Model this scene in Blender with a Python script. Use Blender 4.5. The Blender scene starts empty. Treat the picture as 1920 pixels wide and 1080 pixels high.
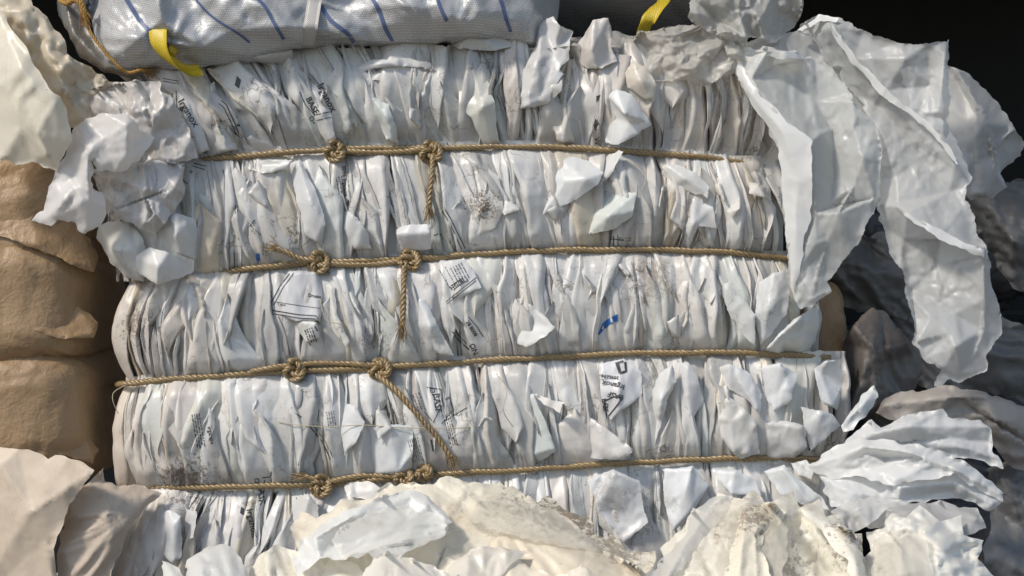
import bpy, bmesh, math, random
import numpy as np
from mathutils import Vector, Matrix
from mathutils.bvhtree import BVHTree
from mathutils.geometry import delaunay_2d_cdt
C = bpy.context.scene.collection
D = 2.3            # metres from the lens to the front of the bale
PI = math.pi
sin, cos = math.sin, math.cos

# ---------------------------------------------------------------- places
def at(px, py, d=0.0):
    """millimetres across / down on the bale's front plane, d millimetres towards the viewer -> metres"""
    k = (D - d * .001) / D
    return ((px - 960) * .001 * k, -d * .001, (540 - py) * .001 * k)
def at_np(P):
    k = (D - P[:, 2] * .001) / D
    return np.stack([(P[:, 0] - 960) * .001 * k, -P[:, 2] * .001, (540 - P[:, 1]) * .001 * k], 1)
def inv_np(V):
    d = -V[:, 1] * 1000
    k = (D - d * .001) / D
    return np.stack([V[:, 0] / k * 1000 + 960, 540 - V[:, 2] / k * 1000, d], 1)

# ---------------------------------------------------------------- noise
def _h(i, j, s):
    v = np.sin(i * 127.1 + j * 311.7 + s * 74.7) * 43758.5453
    return v - np.floor(v)
def vn(x, y, s=0):
    """smooth value noise -1..1"""
    x = np.asarray(x, float); y = np.asarray(y, float)
    i, j = np.floor(x), np.floor(y)
    fx, fy = x - i, y - j
    fx = fx * fx * (3 - 2 * fx); fy = fy * fy * (3 - 2 * fy)
    a = _h(i, j, s) * (1 - fx) + _h(i + 1, j, s) * fx
    b = _h(i, j + 1, s) * (1 - fx) + _h(i + 1, j + 1, s) * fx
    return (a * (1 - fy) + b * fy) * 2 - 1
def crumple(x, y, scale, seed, n=6, aniso=0.0, ang=0.0):
    """faceted height field of sharp creases, about -1..1"""
    r = random.Random(seed)
    wx = x + vn(x / scale * .6, y / scale * .6, seed + 1) * scale * .45
    wy = y + vn(x / scale * .6 + 9, y / scale * .6, seed + 2) * scale * .45
    h = np.zeros_like(wx); tot = 0
    for k in range(n):
        a = r.uniform(0, PI) if r.random() > aniso else ang + r.uniform(-.3, .3)
        L = scale * r.choice([1.0, .8, .6, .45, .33]) * 1.6
        t = (wx * cos(a) + wy * sin(a)) / L + r.random()
        t = np.abs((t - np.floor(t)) * 2 - 1) * 2 - 1
        m = .5 + .5 * vn(x / (scale * 1.7) + 17 * k, y / (scale * 1.7) + 3 * k, seed + 5 + k)
        h += t * m * L; tot += L * .5
    return h / tot

def facets(x, y, scale, seed, aniso=1.6, ang=PI / 2, gap=.35):
    """height field of flat facets meeting in straight creases, -1..1; facets are longer along ang"""
    r = np.random.RandomState(seed)
    c, s_ = cos(ang), sin(ang)
    wx = x + vn(x / scale * .5, y / scale * .5, seed + 1) * scale * .25; wy = y + vn(x / scale * .5 + 9, y / scale * .5, seed + 2) * scale * .25
    u = (wx * c + wy * s_) / aniso; v = -wx * s_ + wy * c
    x0, x1, y0, y1 = u.min() - scale * 2, u.max() + scale * 2, v.min() - scale * 2, v.max() + scale * 2
    n_ = max(12, int((x1 - x0) * (y1 - y0) / (scale * scale)))
    P = np.stack([r.uniform(x0, x1, n_), r.uniform(y0, y1, n_)], 1)
    h = r.uniform(-1, 1, len(P)); h = np.sign(h) * np.abs(h) ** .7
    R = delaunay_2d_cdt([Vector(p) for p in P], [], [], 0, 1e-6, True)
    Q = np.array([v_[:] for v_ in R[0]]); hh = np.array([h[o[0]] for o in R[3]]); out = np.zeros_like(u)
    for f in R[2]:
        a, b, c3 = Q[f[0]], Q[f[1]], Q[f[2]]
        det = (b[1] - c3[1]) * (a[0] - c3[0]) + (c3[0] - b[0]) * (a[1] - c3[1])
        if abs(det) < 1e-9: continue
        lo = np.minimum(np.minimum(a, b), c3); hi = np.maximum(np.maximum(a, b), c3)
        k = np.nonzero((u >= lo[0]) & (u <= hi[0]) & (v >= lo[1]) & (v <= hi[1]))[0]
        if not len(k): continue
        l1 = ((b[1] - c3[1]) * (u[k] - c3[0]) + (c3[0] - b[0]) * (v[k] - c3[1])) / det
        l2 = ((c3[1] - a[1]) * (u[k] - c3[0]) + (a[0] - c3[0]) * (v[k] - c3[1])) / det
        l3 = 1 - l1 - l2; ok = (l1 >= 0) & (l2 >= 0) & (l3 >= 0)
        out[k[ok]] = l1[ok] * hh[f[0]] + l2[ok] * hh[f[1]] + l3[ok] * hh[f[2]]
    return out

# ---------------------------------------------------------------- objects
def mesh_obj(name, V, F, mat, parent=None, tint=None, smooth=True, uv=None):
    me = bpy.data.meshes.new(name)
    me.from_pydata([tuple(map(float, v)) for v in V], [], [tuple(map(int, f)) for f in F])
    me.update()
    if tint is not None:
        ca = me.color_attributes.new('tint', 'FLOAT_COLOR', 'POINT')
        a = np.ones((len(V), 4), np.float32); a[:, :3] = tint
        ca.data.foreach_set('color', a.ravel())
    if uv is not None:
        ul = me.uv_layers.new(name='uv')
        li = np.empty(len(me.loops), np.int32); me.loops.foreach_get('vertex_index', li)
        ul.data.foreach_set('uv', np.asarray(uv, np.float32)[li].ravel())
    if smooth: me.polygons.foreach_set('use_smooth', [True] * len(me.polygons))
    me.materials.append(mat)
    o = bpy.data.objects.new(name, me); C.objects.link(o)
    if parent is not None:
        o.parent = parent
        o.matrix_parent_inverse = Matrix.Translation(-Vector(parent.location))
    return o
def tag(o, label=None, cat=None, group=None, kind=None):
    if label: o['label'] = label
    if cat: o['category'] = cat
    if group: o['group'] = group
    if kind: o['kind'] = kind
    return o
def thing(name, label, cat, loc=(0, 0, 0), group=None):
    o = bpy.data.objects.new(name, None); C.objects.link(o); o.location = loc
    o.empty_display_size = .05
    return tag(o, label, cat, group)

# ---------------------------------------------------------------- materials
def nodes(name):
    m = bpy.data.materials.new(name); m.use_nodes = True
    nt = m.node_tree; nt.nodes.clear()
    return m, nt, nt.nodes.new, nt.links.new
def ramp(nt, pts):
    r = nt.nodes.new('ShaderNodeValToRGB'); e = r.color_ramp.elements
    while len(e) < len(pts): e.new(.5)
    for q, (p, c) in zip(e, pts):
        q.position = p; q.color = (*c, 1) if not isinstance(c, (int, float)) else (c, c, c, 1)
    return r
def tex_noise(nt, co, scale, detail=4, rough=.55, dist=0, stretch=None):
    n = nt.nodes.new('ShaderNodeTexNoise'); n.inputs['Scale'].default_value = scale
    n.inputs['Detail'].default_value = detail; n.inputs['Roughness'].default_value = rough
    n.inputs['Distortion'].default_value = dist
    if stretch:
        mp = nt.nodes.new('ShaderNodeMapping'); mp.inputs['Scale'].default_value = stretch
        nt.links.new(co, mp.inputs['Vector']); co = mp.outputs[0]
    nt.links.new(co, n.inputs['Vector'])
    return n
def mixc(nt, fac, a, b, mode='MIX'):
    m = nt.nodes.new('ShaderNodeMix'); m.data_type = 'RGBA'; m.blend_type = mode
    for s, v in ((m.inputs[0], fac), (m.inputs[6], a), (m.inputs[7], b)):
        if hasattr(v, 'links'): nt.links.new(v, s)
        elif isinstance(v, (int, float)): s.default_value = v
        else: s.default_value = (*v, 1)
    return m.outputs[2]
def film(name, color=(.74, .75, .75), rough=.4, dirt=.25, dirtc=(.30, .24, .17), speck=0.0, transl=.15,
         bump=.25, fine=60, use_tint=True, alpha=1.0, stain=None, spec=.5, veins=.35, ridge=(9, .35, (1, 1, .5), 0)):
    m, nt, N, L = nodes(name)
    out = N('ShaderNodeOutputMaterial'); p = N('ShaderNodeBsdfPrincipled')
    tc = N('ShaderNodeTexCoord').outputs['Object']
    col = color
    if use_tint:
        a = N('ShaderNodeAttribute'); a.attribute_name = 'tint'
        col = mixc(nt, 1.0, color, a.outputs['Color'], 'MULTIPLY')
    # soft grime in patches, streaks running down, specks
    n1 = tex_noise(nt, tc, 5.5, 6, .62, .6); r1 = ramp(nt, [(.48, 0.), (.75, 1.)]); L(n1.outputs[0], r1.inputs[0])
    n2 = tex_noise(nt, tc, 60, 5, .7, 0, (1, 1, .25)); r2 = ramp(nt, [(.42, 0.), (.72, 1.)]); L(n2.outputs[0], r2.inputs[0])
    f = N('ShaderNodeMath'); f.operation = 'MULTIPLY'; L(r1.outputs[0], f.inputs[0]); L(r2.outputs[0], f.inputs[1])
    g = N('ShaderNodeMath'); g.operation = 'MULTIPLY'; L(f.outputs[0], g.inputs[0]); g.inputs[1].default_value = min(1, dirt * 2.2)
    col = mixc(nt, g.outputs[0], col, dirtc)
    g2 = N('ShaderNodeMath'); g2.operation = 'MULTIPLY'; L(r1.outputs[0], g2.inputs[0]); g2.inputs[1].default_value = dirt * .5
    col = mixc(nt, g2.outputs[0], col, tuple(.5 * c + .5 * d for c, d in zip(color, dirtc)))
    if veins:
        # thin grey lines where the film has been creased and rubbed
        vo = N('ShaderNodeTexVoronoi'); vo.feature = 'DISTANCE_TO_EDGE'; vo.inputs['Scale'].default_value = 26
        nw = tex_noise(nt, tc, 18, 3); ad = N('ShaderNodeMixRGB'); ad.blend_type = 'ADD'; ad.inputs[0].default_value = .09
        mpv = N('ShaderNodeMapping'); mpv.inputs['Scale'].default_value = (1, 1, .45); L(tc, mpv.inputs[0])
        L(mpv.outputs[0], ad.inputs[1]); L(nw.outputs['Color'], ad.inputs[2]); L(ad.outputs[0], vo.inputs['Vector'])
        rv = ramp(nt, [(0., 1.), (.035, 0.)]); L(vo.outputs[0], rv.inputs[0])
        n5 = tex_noise(nt, tc, 14, 3); r5 = ramp(nt, [(.5, 0.), (.68, 1.)]); L(n5.outputs[0], r5.inputs[0])
        mv = N('ShaderNodeMath'); mv.operation = 'MULTIPLY'; L(rv.outputs[0], mv.inputs[0]); L(r5.outputs[0], mv.inputs[1])
        mv2 = N('ShaderNodeMath'); mv2.operation = 'MULTIPLY'; L(mv.outputs[0], mv2.inputs[0]); mv2.inputs[1].default_value = veins
        col = mixc(nt, mv2.outputs[0], col, tuple(.4 * c for c in dirtc))
    if speck:
        n3 = tex_noise(nt, tc, 190, 4, .75, .3); r3 = ramp(nt, [(.60, 0.), (.68, 1.)]); L(n3.outputs[0], r3.inputs[0])
        n4 = tex_noise(nt, tc, 9, 5, .65, .5); r4 = ramp(nt, [(.50, 0.), (.66, 1.)]); L(n4.outputs[0], r4.inputs[0])
        s = N('ShaderNodeMath'); s.operation = 'MULTIPLY'; L(r3.outputs[0], s.inputs[0]); L(r4.outputs[0], s.inputs[1])
        s2 = N('ShaderNodeMath'); s2.operation = 'MULTIPLY'; L(s.outputs[0], s2.inputs[0]); s2.inputs[1].default_value = speck
        col = mixc(nt, s2.outputs[0], col, (.09, .055, .03))
    if stain:
        for (sp, rad, sc, amt) in stain:
            geo = N('ShaderNodeNewGeometry')
            di = N('ShaderNodeVectorMath'); di.operation = 'DISTANCE'; L(geo.outputs['Position'], di.inputs[0]); di.inputs[1].default_value = sp
            mr = N('ShaderNodeMapRange'); L(di.outputs['Value'], mr.inputs[0]); mr.inputs[1].default_value = rad; mr.inputs[2].default_value = rad * .1; mr.inputs[4].default_value = .27
            n6 = tex_noise(nt, tc, sc, 6, .75, .6); ml = N('ShaderNodeMath'); ml.operation = 'MULTIPLY_ADD'
            L(n6.outputs[0], ml.inputs[0]); ml.inputs[1].default_value = 1.; L(mr.outputs[0], ml.inputs[2])
            r6 = ramp(nt, [(.65, 0.), (.73, 1.)]); L(ml.outputs[0], r6.inputs[0])
            q = N('ShaderNodeMath'); q.operation = 'MULTIPLY'; L(r6.outputs[0], q.inputs[0]); q.inputs[1].default_value = amt
            col = mixc(nt, q.outputs[0], col, (.10, .05, .025))
    if hasattr(col, 'links'): L(col, p.inputs['Base Color'])
    else: p.inputs['Base Color'].default_value = (*col, 1)
    nr = tex_noise(nt, tc, 35, 4); rr = N('ShaderNodeMapRange'); L(nr.outputs[0], rr.inputs[0])
    rr.inputs[3].default_value = rough - .12; rr.inputs[4].default_value = rough + .22; L(rr.outputs[0], p.inputs['Roughness'])
    p.inputs['Specular IOR Level'].default_value = spec
    # fine crinkles
    v1 = N('ShaderNodeTexVoronoi'); v1.inputs['Scale'].default_value = fine; v1.feature = 'F1'
    nv = tex_noise(nt, tc, fine * .5, 3); av = N('ShaderNodeMixRGB'); av.blend_type = 'ADD'; av.inputs[0].default_value = .05
    L(tc, av.inputs[1]); L(nv.outputs['Color'], av.inputs[2]); L(av.outputs[0], v1.inputs['Vector'])
    nb = tex_noise(nt, tc, fine * 2.5, 5, .65)
    ab = N('ShaderNodeMath'); ab.operation = 'MULTIPLY_ADD'; L(nb.outputs[0], ab.inputs[0]); ab.inputs[1].default_value = .5; L(v1.outputs[0], ab.inputs[2])
    rg = N('ShaderNodeTexNoise'); rg.noise_type = 'RIDGED_MULTIFRACTAL'; rg.inputs['Scale'].default_value = ridge[0]; rg.inputs['Detail'].default_value = 3
    rg.inputs['Roughness'].default_value = .45; rg.inputs['Distortion'].default_value = .25
    mpr = N('ShaderNodeMapping'); mpr.inputs['Scale'].default_value = ridge[2]; mpr.inputs['Rotation'].default_value = (0, ridge[3], 0); L(tc, mpr.inputs[0]); L(mpr.outputs[0], rg.inputs['Vector'])
    b0 = N('ShaderNodeBump'); b0.inputs['Strength'].default_value = ridge[1]; b0.inputs['Distance'].default_value = .008; L(rg.outputs[0], b0.inputs['Height'])
    b = N('ShaderNodeBump'); b.inputs['Strength'].default_value = bump; b.inputs['Distance'].default_value = .006
    L(ab.outputs[0], b.inputs['Height']); L(b0.outputs[0], b.inputs['Normal']); L(b.outputs[0], p.inputs['Normal'])
    sh = p.outputs[0]
    if transl:
        t = N('ShaderNodeBsdfTranslucent'); L(b.outputs[0], t.inputs['Normal'])
        if hasattr(col, 'links'): L(col, t.inputs['Color'])
        else: t.inputs['Color'].default_value = (*col, 1)
        mx = N('ShaderNodeMixShader'); mx.inputs[0].default_value = transl; L(sh, mx.inputs[1]); L(t.outputs[0], mx.inputs[2]); sh = mx.outputs[0]
    if alpha < 1:
        t = N('ShaderNodeBsdfTransparent'); mx = N('ShaderNodeMixShader'); mx.inputs[0].default_value = alpha
        L(t.outputs[0], mx.inputs[1]); L(sh, mx.inputs[2]); sh = mx.outputs[0]
    L(sh, out.inputs[0])
    return m
def plain(name, color, rough=.6, bump=0, scale=200, spec=.5, stretch=None, var=.3):
    m, nt, N, L = nodes(name)
    out = N('ShaderNodeOutputMaterial'); p = N('ShaderNodeBsdfPrincipled'); L(p.outputs[0], out.inputs[0])
    tc = N('ShaderNodeTexCoord').outputs['Object']
    n = tex_noise(nt, tc, scale, 4, .6, 0, stretch)
    c = mixc(nt, n.outputs[0], tuple(v * (1 - var) for v in color), tuple(min(1, v * (1 + var)) for v in color))
    L(c, p.inputs['Base Color']); p.inputs['Roughness'].default_value = rough; p.inputs['Specular IOR Level'].default_value = spec
    if bump:
        b = N('ShaderNodeBump'); b.inputs['Strength'].default_value = bump; b.inputs['Distance'].default_value = .002
        L(n.outputs[0], b.inputs['Height']); L(b.outputs[0], p.inputs['Normal'])
    return m

# ---------------------------------------------------------------- film sheets
def inside(P, poly):
    x, y = P[:, 0], P[:, 1]; c = np.zeros(len(P), bool); n = len(poly)
    for i in range(n):
        x1, y1 = poly[i][:2]; x2, y2 = poly[(i + 1) % n][:2]
        if y1 == y2: continue
        c ^= ((y1 > y) != (y2 > y)) & (x < (x2 - x1) * (y - y1) / (y2 - y1) + x1)
    return c
def cdt(pts, edges):
    r = delaunay_2d_cdt([Vector(p[:2]) for p in pts], edges, [], 0, 1e-5, True)
    V, F, orig = r[0], r[2], r[3]
    d = [pts[o[0]][2] if o else None for o in orig]
    P = np.array([[v.x, v.y, 0 if q is None else q] for v, q in zip(V, d)])
    bad = [i for i, q in enumerate(d) if q is None]
    good = np.array([i for i, q in enumerate(d) if q is not None])
    for i in bad:
        dd = np.hypot(*(P[good, :2] - P[i, :2]).T); w = 1 / (dd + 1e-3) ** 3; P[i, 2] = (P[good, 2] * w).sum() / w.sum()
    return P, np.array([f for f in F if len(f) == 3])
def resample(line, s, closed=False):
    L = list(line) + ([line[0]] if closed else [])
    out = []
    for a, b in zip(L[:-1], L[1:]):
        a = np.array(a, float); b = np.array(b, float); n = max(1, int(round(np.hypot(*(b - a)[:2]) / s)))
        for k in range(n): out.append(a + (b - a) * k / n)
    if not closed: out.append(np.array(L[-1], float))
    return out
def catmull(line, closed=True, n=6):
    P = [np.array(p, float) for p in line]; m = len(P); out = []
    for i in range(m if closed else m - 1):
        g = lambda j: P[j % m] if closed else P[max(0, min(m - 1, j))]
        a, b, c, d = g(i - 1), g(i), g(i + 1), g(i + 2)
        for k in range(n):
            t = k / n
            out.append(.5 * ((2 * b) + (c - a) * t + (2 * a - 5 * b + 4 * c - d) * t * t + (3 * b - a - 3 * c + d) * t ** 3))
    if not closed: out.append(P[-1])
    return out
def buckle(V, F, stretch, iters, pin, bend=.35, seed=0, push=.0015):
    """relax a sheet that is cut larger than the room it has, so it folds up on its own"""
    E = np.vstack([F[:, [0, 1]], F[:, [1, 2]], F[:, [2, 0]]]); E.sort(1)
    opp = np.concatenate([F[:, 2], F[:, 0], F[:, 1]])
    key = E[:, 0].astype(np.int64) * (len(V) + 1) + E[:, 1]
    o = np.argsort(key, kind='stable'); ks = key[o]
    same = np.nonzero(ks[1:] == ks[:-1])[0]
    B = np.stack([opp[o[same]], opp[o[same + 1]]], 1)
    E = E[np.unique(key, return_index=True)[1]]
    n = len(V)
    def rest(Q, s): return np.linalg.norm(V[Q[:, 0]] - V[Q[:, 1]], axis=1) * s
    cons = [(E, rest(E, stretch), 1.0), (B, rest(B, stretch), bend)]
    deg = np.bincount(E.ravel(), minlength=n) + bend * np.bincount(B.ravel(), minlength=n)
    w = 1.3 / np.maximum(deg, 1)
    rng = np.random.RandomState(seed)
    X = V + rng.normal(0, push * .2, V.shape)
    X[:, 1] += push * vn(V[:, 0] * 30, V[:, 2] * 30, seed)
    for it in range(iters):
        dX = np.zeros_like(X)
        for Q, r, st in cons:
            d = X[Q[:, 1]] - X[Q[:, 0]]; l = np.linalg.norm(d, axis=1) + 1e-9
            c = d * ((l - r) / l * .5 * st)[:, None]
            for a in range(3):
                dX[:, a] += np.bincount(Q[:, 0], c[:, a], n) - np.bincount(Q[:, 1], c[:, a], n)
        X += dX * w[:, None]
        X += (V - X) * pin[:, None]
    return X
def sheet(name, outline, creases=(), mat=None, parent=None, s=7, amp=4, scale=60, stretch=1.03, iters=60, seed=1,
          round_=False, tint=(1, 1, 1), pin=.02, dome=0, jag=0, bend=.35, smooth_it=1, al=1.7, ang=PI / 2, skirt=0, sl=None, rays=(), rag=2.6, curl=0, fine_=.22):
    rnd = random.Random(seed)
    if sl:
        g = lambda p: (p[0], p[1], p[2] + max(0, p[1] - sl[0]) * sl[1])
        outline = [g(p) for p in outline]; creases = [[g(p) for p in c] for c in creases]
    ol = catmull(outline, True, 5) if round_ else [np.array(p, float) for p in outline]
    ed = [(i, (i + 1) % len(outline)) for i in range(len(outline))]
    pts = [tuple(p) for p in outline]
    for c in creases:
        b = len(pts); pts += [tuple(p) for p in c]; ed += [(b + i, b + i + 1) for i in range(len(c) - 1)]
    Pc, Fc = cdt(pts, ed)
    B = resample(ol, s, True)
    if rag:
        Ba = np.array(B); nx_ = np.roll(Ba, -1, 0) - np.roll(Ba, 1, 0); nn_ = np.stack([nx_[:, 1], -nx_[:, 0]], 1); nn_ /= np.linalg.norm(nn_, axis=1)[:, None] + 1e-9
        k_ = np.arange(len(B)) * s; lo_ = vn(k_ / 34, k_ * 0, seed + 31) + .6 * vn(k_ / 13, k_ * 0 + 4, seed + 32) - 1.1 * np.clip(vn(k_ / 24, k_ * 0 + 8, seed + 33) - .45, 0, 1) * 3
        for i in range(len(B)): B[i] = np.array([B[i][0] + nn_[i, 0] * lo_[i] * rag, B[i][1] + nn_[i, 1] * lo_[i] * rag, B[i][2]])
    if jag:
        for i in range(len(B)):
            B[i] = B[i] + np.array([rnd.gauss(0, jag), rnd.gauss(0, jag), 0])
    Cr = [resample(c, s) for c in creases if len(c) > 1]
    sing = [np.array(c[0], float) for c in creases if len(c) == 1]
    bb = np.array(B); x0, y0 = bb[:, :2].min(0); x1, y1 = bb[:, :2].max(0)
    G = []
    yy = y0; row = 0
    while yy < y1:
        xs = np.arange(x0 + (row % 2) * s * .5, x1, s); G.append(np.stack([xs, np.full_like(xs, yy)], 1)); yy += s * .87; row += 1
    G = np.vstack(G); rs = np.random.RandomState(seed); G += rs.uniform(-s * .22, s * .22, G.shape)
    G = G[inside(G, B)]
    allb = np.vstack([bb[:, :2]] + [np.array(c)[:, :2] for c in Cr])
    keep = np.ones(len(G), bool)
    for k in range(0, len(G), 400):
        dd = np.hypot(G[k:k + 400, None, 0] - allb[None, :, 0], G[k:k + 400, None, 1] - allb[None, :, 1]).min(1)
        keep[k:k + 400] = dd > s * .55
    G = G[keep]
    # depth from the coarse folded shape
    dep = np.full(len(G), np.nan)
    for f in Fc:
        a, b, c = Pc[f]
        det = (b[1] - c[1]) * (a[0] - c[0]) + (c[0] - b[0]) * (a[1] - c[1])
        if abs(det) < 1e-9: continue
        l1 = ((b[1] - c[1]) * (G[:, 0] - c[0]) + (c[0] - b[0]) * (G[:, 1] - c[1])) / det
        l2 = ((c[1] - a[1]) * (G[:, 0] - c[0]) + (a[0] - c[0]) * (G[:, 1] - c[1])) / det
        l3 = 1 - l1 - l2
        ok = (l1 > -1e-6) & (l2 > -1e-6) & (l3 > -1e-6)
        dep[ok] = l1[ok] * a[2] + l2[ok] * b[2] + l3[ok] * c[2]
    if np.isnan(dep).any(): dep[np.isnan(dep)] = np.nanmean(dep) if not np.isnan(dep).all() else 0
    P = [tuple(p) for p in B]; ed = [(i, (i + 1) % len(B)) for i in range(len(B))]
    for c in Cr:
        b = len(P); P += [tuple(p) for p in c]; ed += [(b + i, b + i + 1) for i in range(len(c) - 1)]
    P += [(g[0], g[1], d) for g, d in zip(G, dep)]
    Q, F = cdt(P, ed)
    cen = Q[F].mean(1); F = F[inside(cen, B)]
    e = Q[F]; area = np.abs((e[:, 1, 0] - e[:, 0, 0]) * (e[:, 2, 1] - e[:, 0, 1]) - (e[:, 2, 0] - e[:, 0, 0]) * (e[:, 1, 1] - e[:, 0, 1]))
    F = F[area > .05]
    dist = np.full(len(Q), 1e9)
    for k in range(0, len(Q), 400):
        dist[k:k + 400] = np.hypot(Q[k:k + 400, None, 0] - bb[None, :, 0], Q[k:k + 400, None, 1] - bb[None, :, 1]).min(1)
    if dome:
        R = dist.max(); Q[:, 2] += dome * np.sqrt(np.clip(1 - (1 - dist / R) ** 2, 0, 1))
    if amp:
        m_ = .35 + .65 * np.clip(.5 + .9 * vn(Q[:, 0] / scale / 1.3, Q[:, 1] / scale / 1.3, seed + 3), 0, 1)
        Q[:, 2] += amp * facets(Q[:, 0], Q[:, 1], scale, seed, al, ang)
        Q[:, 2] += amp * .38 * m_ * facets(Q[:, 0], Q[:, 1], scale * .42, seed + 50, al, ang + .3)
        for (fx_, fy_, n_r, a_r) in rays:
            th = np.arctan2(Q[:, 1] - fy_, Q[:, 0] - fx_); rr = np.hypot(Q[:, 0] - fx_, Q[:, 1] - fy_)
            for q_, (k_, w_) in enumerate(((1, .6), (2.3, .4))):
                t_ = th * n_r * .5 * k_ / (2 * PI) + 1.1 * vn(th * 1.6 + seed, rr / 120, seed + q_) + .5 * vn(rr / 70, th * 3, seed + 7)
                tri_ = np.abs((t_ - np.floor(t_)) * 2 - 1); Q[:, 2] += a_r * .62 * w_ * np.clip(rr / 170, .12, 1.2) * (tri_ ** 1.3 * 2 - 1) * np.clip(.5 + .9 * vn(th * 3 + q_, rr / 90, seed + 11 + q_), 0, 1.2)
        if scale > 38: Q[:, 2] += amp * fine_ * m_ ** 1.5 * 1.5 * facets(Q[:, 0], Q[:, 1], scale * .2, seed + 70, 1.3, ang)
    if skirt: Q[:, 2] -= skirt * np.exp(-dist / (s * 1.5))
    if curl: Q[:, 2] += curl * np.exp(-dist / 7) * np.clip(vn(Q[:, 0] / 60, Q[:, 1] / 60, seed + 41) + .35, 0, 1) * 1.5
    V = at_np(Q)
    if stretch > 1 and iters:
        pn = np.full(len(V), pin)
        V = buckle(V, F, stretch, iters, pn, bend, seed)
    if smooth_it:
        E = np.vstack([F[:, [0, 1]], F[:, [1, 2]], F[:, [2, 0]]]); n = len(V)
        deg = np.maximum(np.bincount(E.ravel(), minlength=n), 1)
        for _ in range(smooth_it):
            A = np.zeros_like(V)
            for a in range(3): A[:, a] = (np.bincount(E[:, 0], V[E[:, 1], a], n) + np.bincount(E[:, 1], V[E[:, 0], a], n)) / deg
            V = V * .6 + A * .4
    T = np.ones((len(V), 3)) * np.array(tint)
    # keep faces turned to the viewer
    nrm = np.cross(V[F[0, 1]] - V[F[0, 0]], V[F[0, 2]] - V[F[0, 0]])
    if nrm[1] > 0: F = F[:, ::-1]
    used = np.unique(F); mp = -np.ones(len(V), int); mp[used] = np.arange(len(used))
    return mesh_obj(name, V[used], mp[F], mat, parent, T[used])

# ---------------------------------------------------------------- rope
def tube(path, rad, sides=8, cap=True):
    """path (n,3), rad scalar or array -> V, F"""
    P = np.asarray(path, float); n = len(P); rad = np.broadcast_to(rad, (n,))
    T = np.gradient(P, axis=0); T /= np.linalg.norm(T, axis=1)[:, None] + 1e-12
    up = np.array([.13, -.97, .2]); V = []
    N0 = np.cross(T[0], up); N0 /= np.linalg.norm(N0)
    for i in range(n):
        N0 = N0 - T[i] * (N0 @ T[i]); N0 /= np.linalg.norm(N0) + 1e-12
        Bn = np.cross(T[i], N0)
        for k in range(sides):
            a = 2 * PI * k / sides; V.append(P[i] + rad[i] * (cos(a) * N0 + sin(a) * Bn))
    F = [(i * sides + k, i * sides + (k + 1) % sides, (i + 1) * sides + (k + 1) % sides, (i + 1) * sides + k) for i in range(n - 1) for k in range(sides)]
    if cap: F += [tuple(range(sides))[::-1], tuple((n - 1) * sides + k for k in range(sides))]
    return np.array(V), F
def rope_geo(path_m, R=.0065, pitch=.03, step=.0022, strands=3, fray=False, seed=0):
    P = np.asarray(path_m, float)
    seg = np.r_[0, np.cumsum(np.linalg.norm(np.diff(P, axis=0), axis=1))]
    n = max(6, int(seg[-1] / step)); t = np.linspace(0, seg[-1], n)
    Q = np.stack([np.interp(t, seg, P[:, a]) for a in range(3)], 1)
    T = np.gradient(Q, axis=0); T /= np.linalg.norm(T, axis=1)[:, None] + 1e-12
    N0 = np.cross(T[0], [.1, -.9, .3]); Ns = []
    for i in range(n):
        N0 = N0 - T[i] * (N0 @ T[i]); N0 /= np.linalg.norm(N0) + 1e-12; Ns.append(N0)
    Ns = np.array(Ns); Bs = np.cross(T, Ns)
    V, F = [], []; rs = random.Random(seed)
    thick = 1 + .13 * vn(t * 40, t * 0, seed)
    for s_ in range(strands):
        ph = 2 * PI * s_ / strands
        a = ph + 2 * PI * t / pitch + .5 * vn(t * 25, t * 0 + 5, seed)
        off = R * .5 * thick
        sp = Q + Ns * (np.cos(a) * off)[:, None] + Bs * (np.sin(a) * off)[:, None]
        v, f = tube(sp, R * .56 * thick, 7); b = sum(len(x) for x in V); V.append(v); F += [tuple(q + b for q in ff) for ff in f]
    # loose fibres standing off the lay
    for k in range(int(seg[-1] * (420 if fray else 300))):
        i = rs.randrange(n); m = 5; d = Vector((rs.gauss(0, 1), rs.gauss(0, 1) - .4, rs.gauss(0, 1))).normalized()
        a0 = Q[i] + np.array(d) * R * .8; L = rs.uniform(.004, .015); tt = T[i] * rs.choice([-1, 1])
        pth = [a0 + (tt * j / m * L) + np.array(d) * (j / m) ** 2 * L * .45 for j in range(m)]
        v, f = tube(pth, .00022, 3); b = sum(len(x) for x in V); V.append(v); F += [tuple(q + b for q in ff) for ff in f]
    if fray:
        for k in range(46):
            d = T[-1] + np.array([rs.gauss(0, .28), rs.gauss(0, .28), rs.gauss(0, .28)]); L = rs.uniform(.012, .028)
            st = Q[-1] - T[-1] * .006 + np.array([rs.gauss(0, R * .4) for _ in range(3)])
            pth = [st + d * L * j / 5 + np.array([0, 0, -.004]) * (j / 5) ** 2 for j in range(6)]
            v, f = tube(pth, .00055, 4); b = sum(len(x) for x in V); V.append(v); F += [tuple(q + b for q in ff) for ff in f]
    return np.vstack(V), F
def px_path(pts, n=8):
    return np.array([at(*p) for p in catmull(pts, False, n)])

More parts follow.
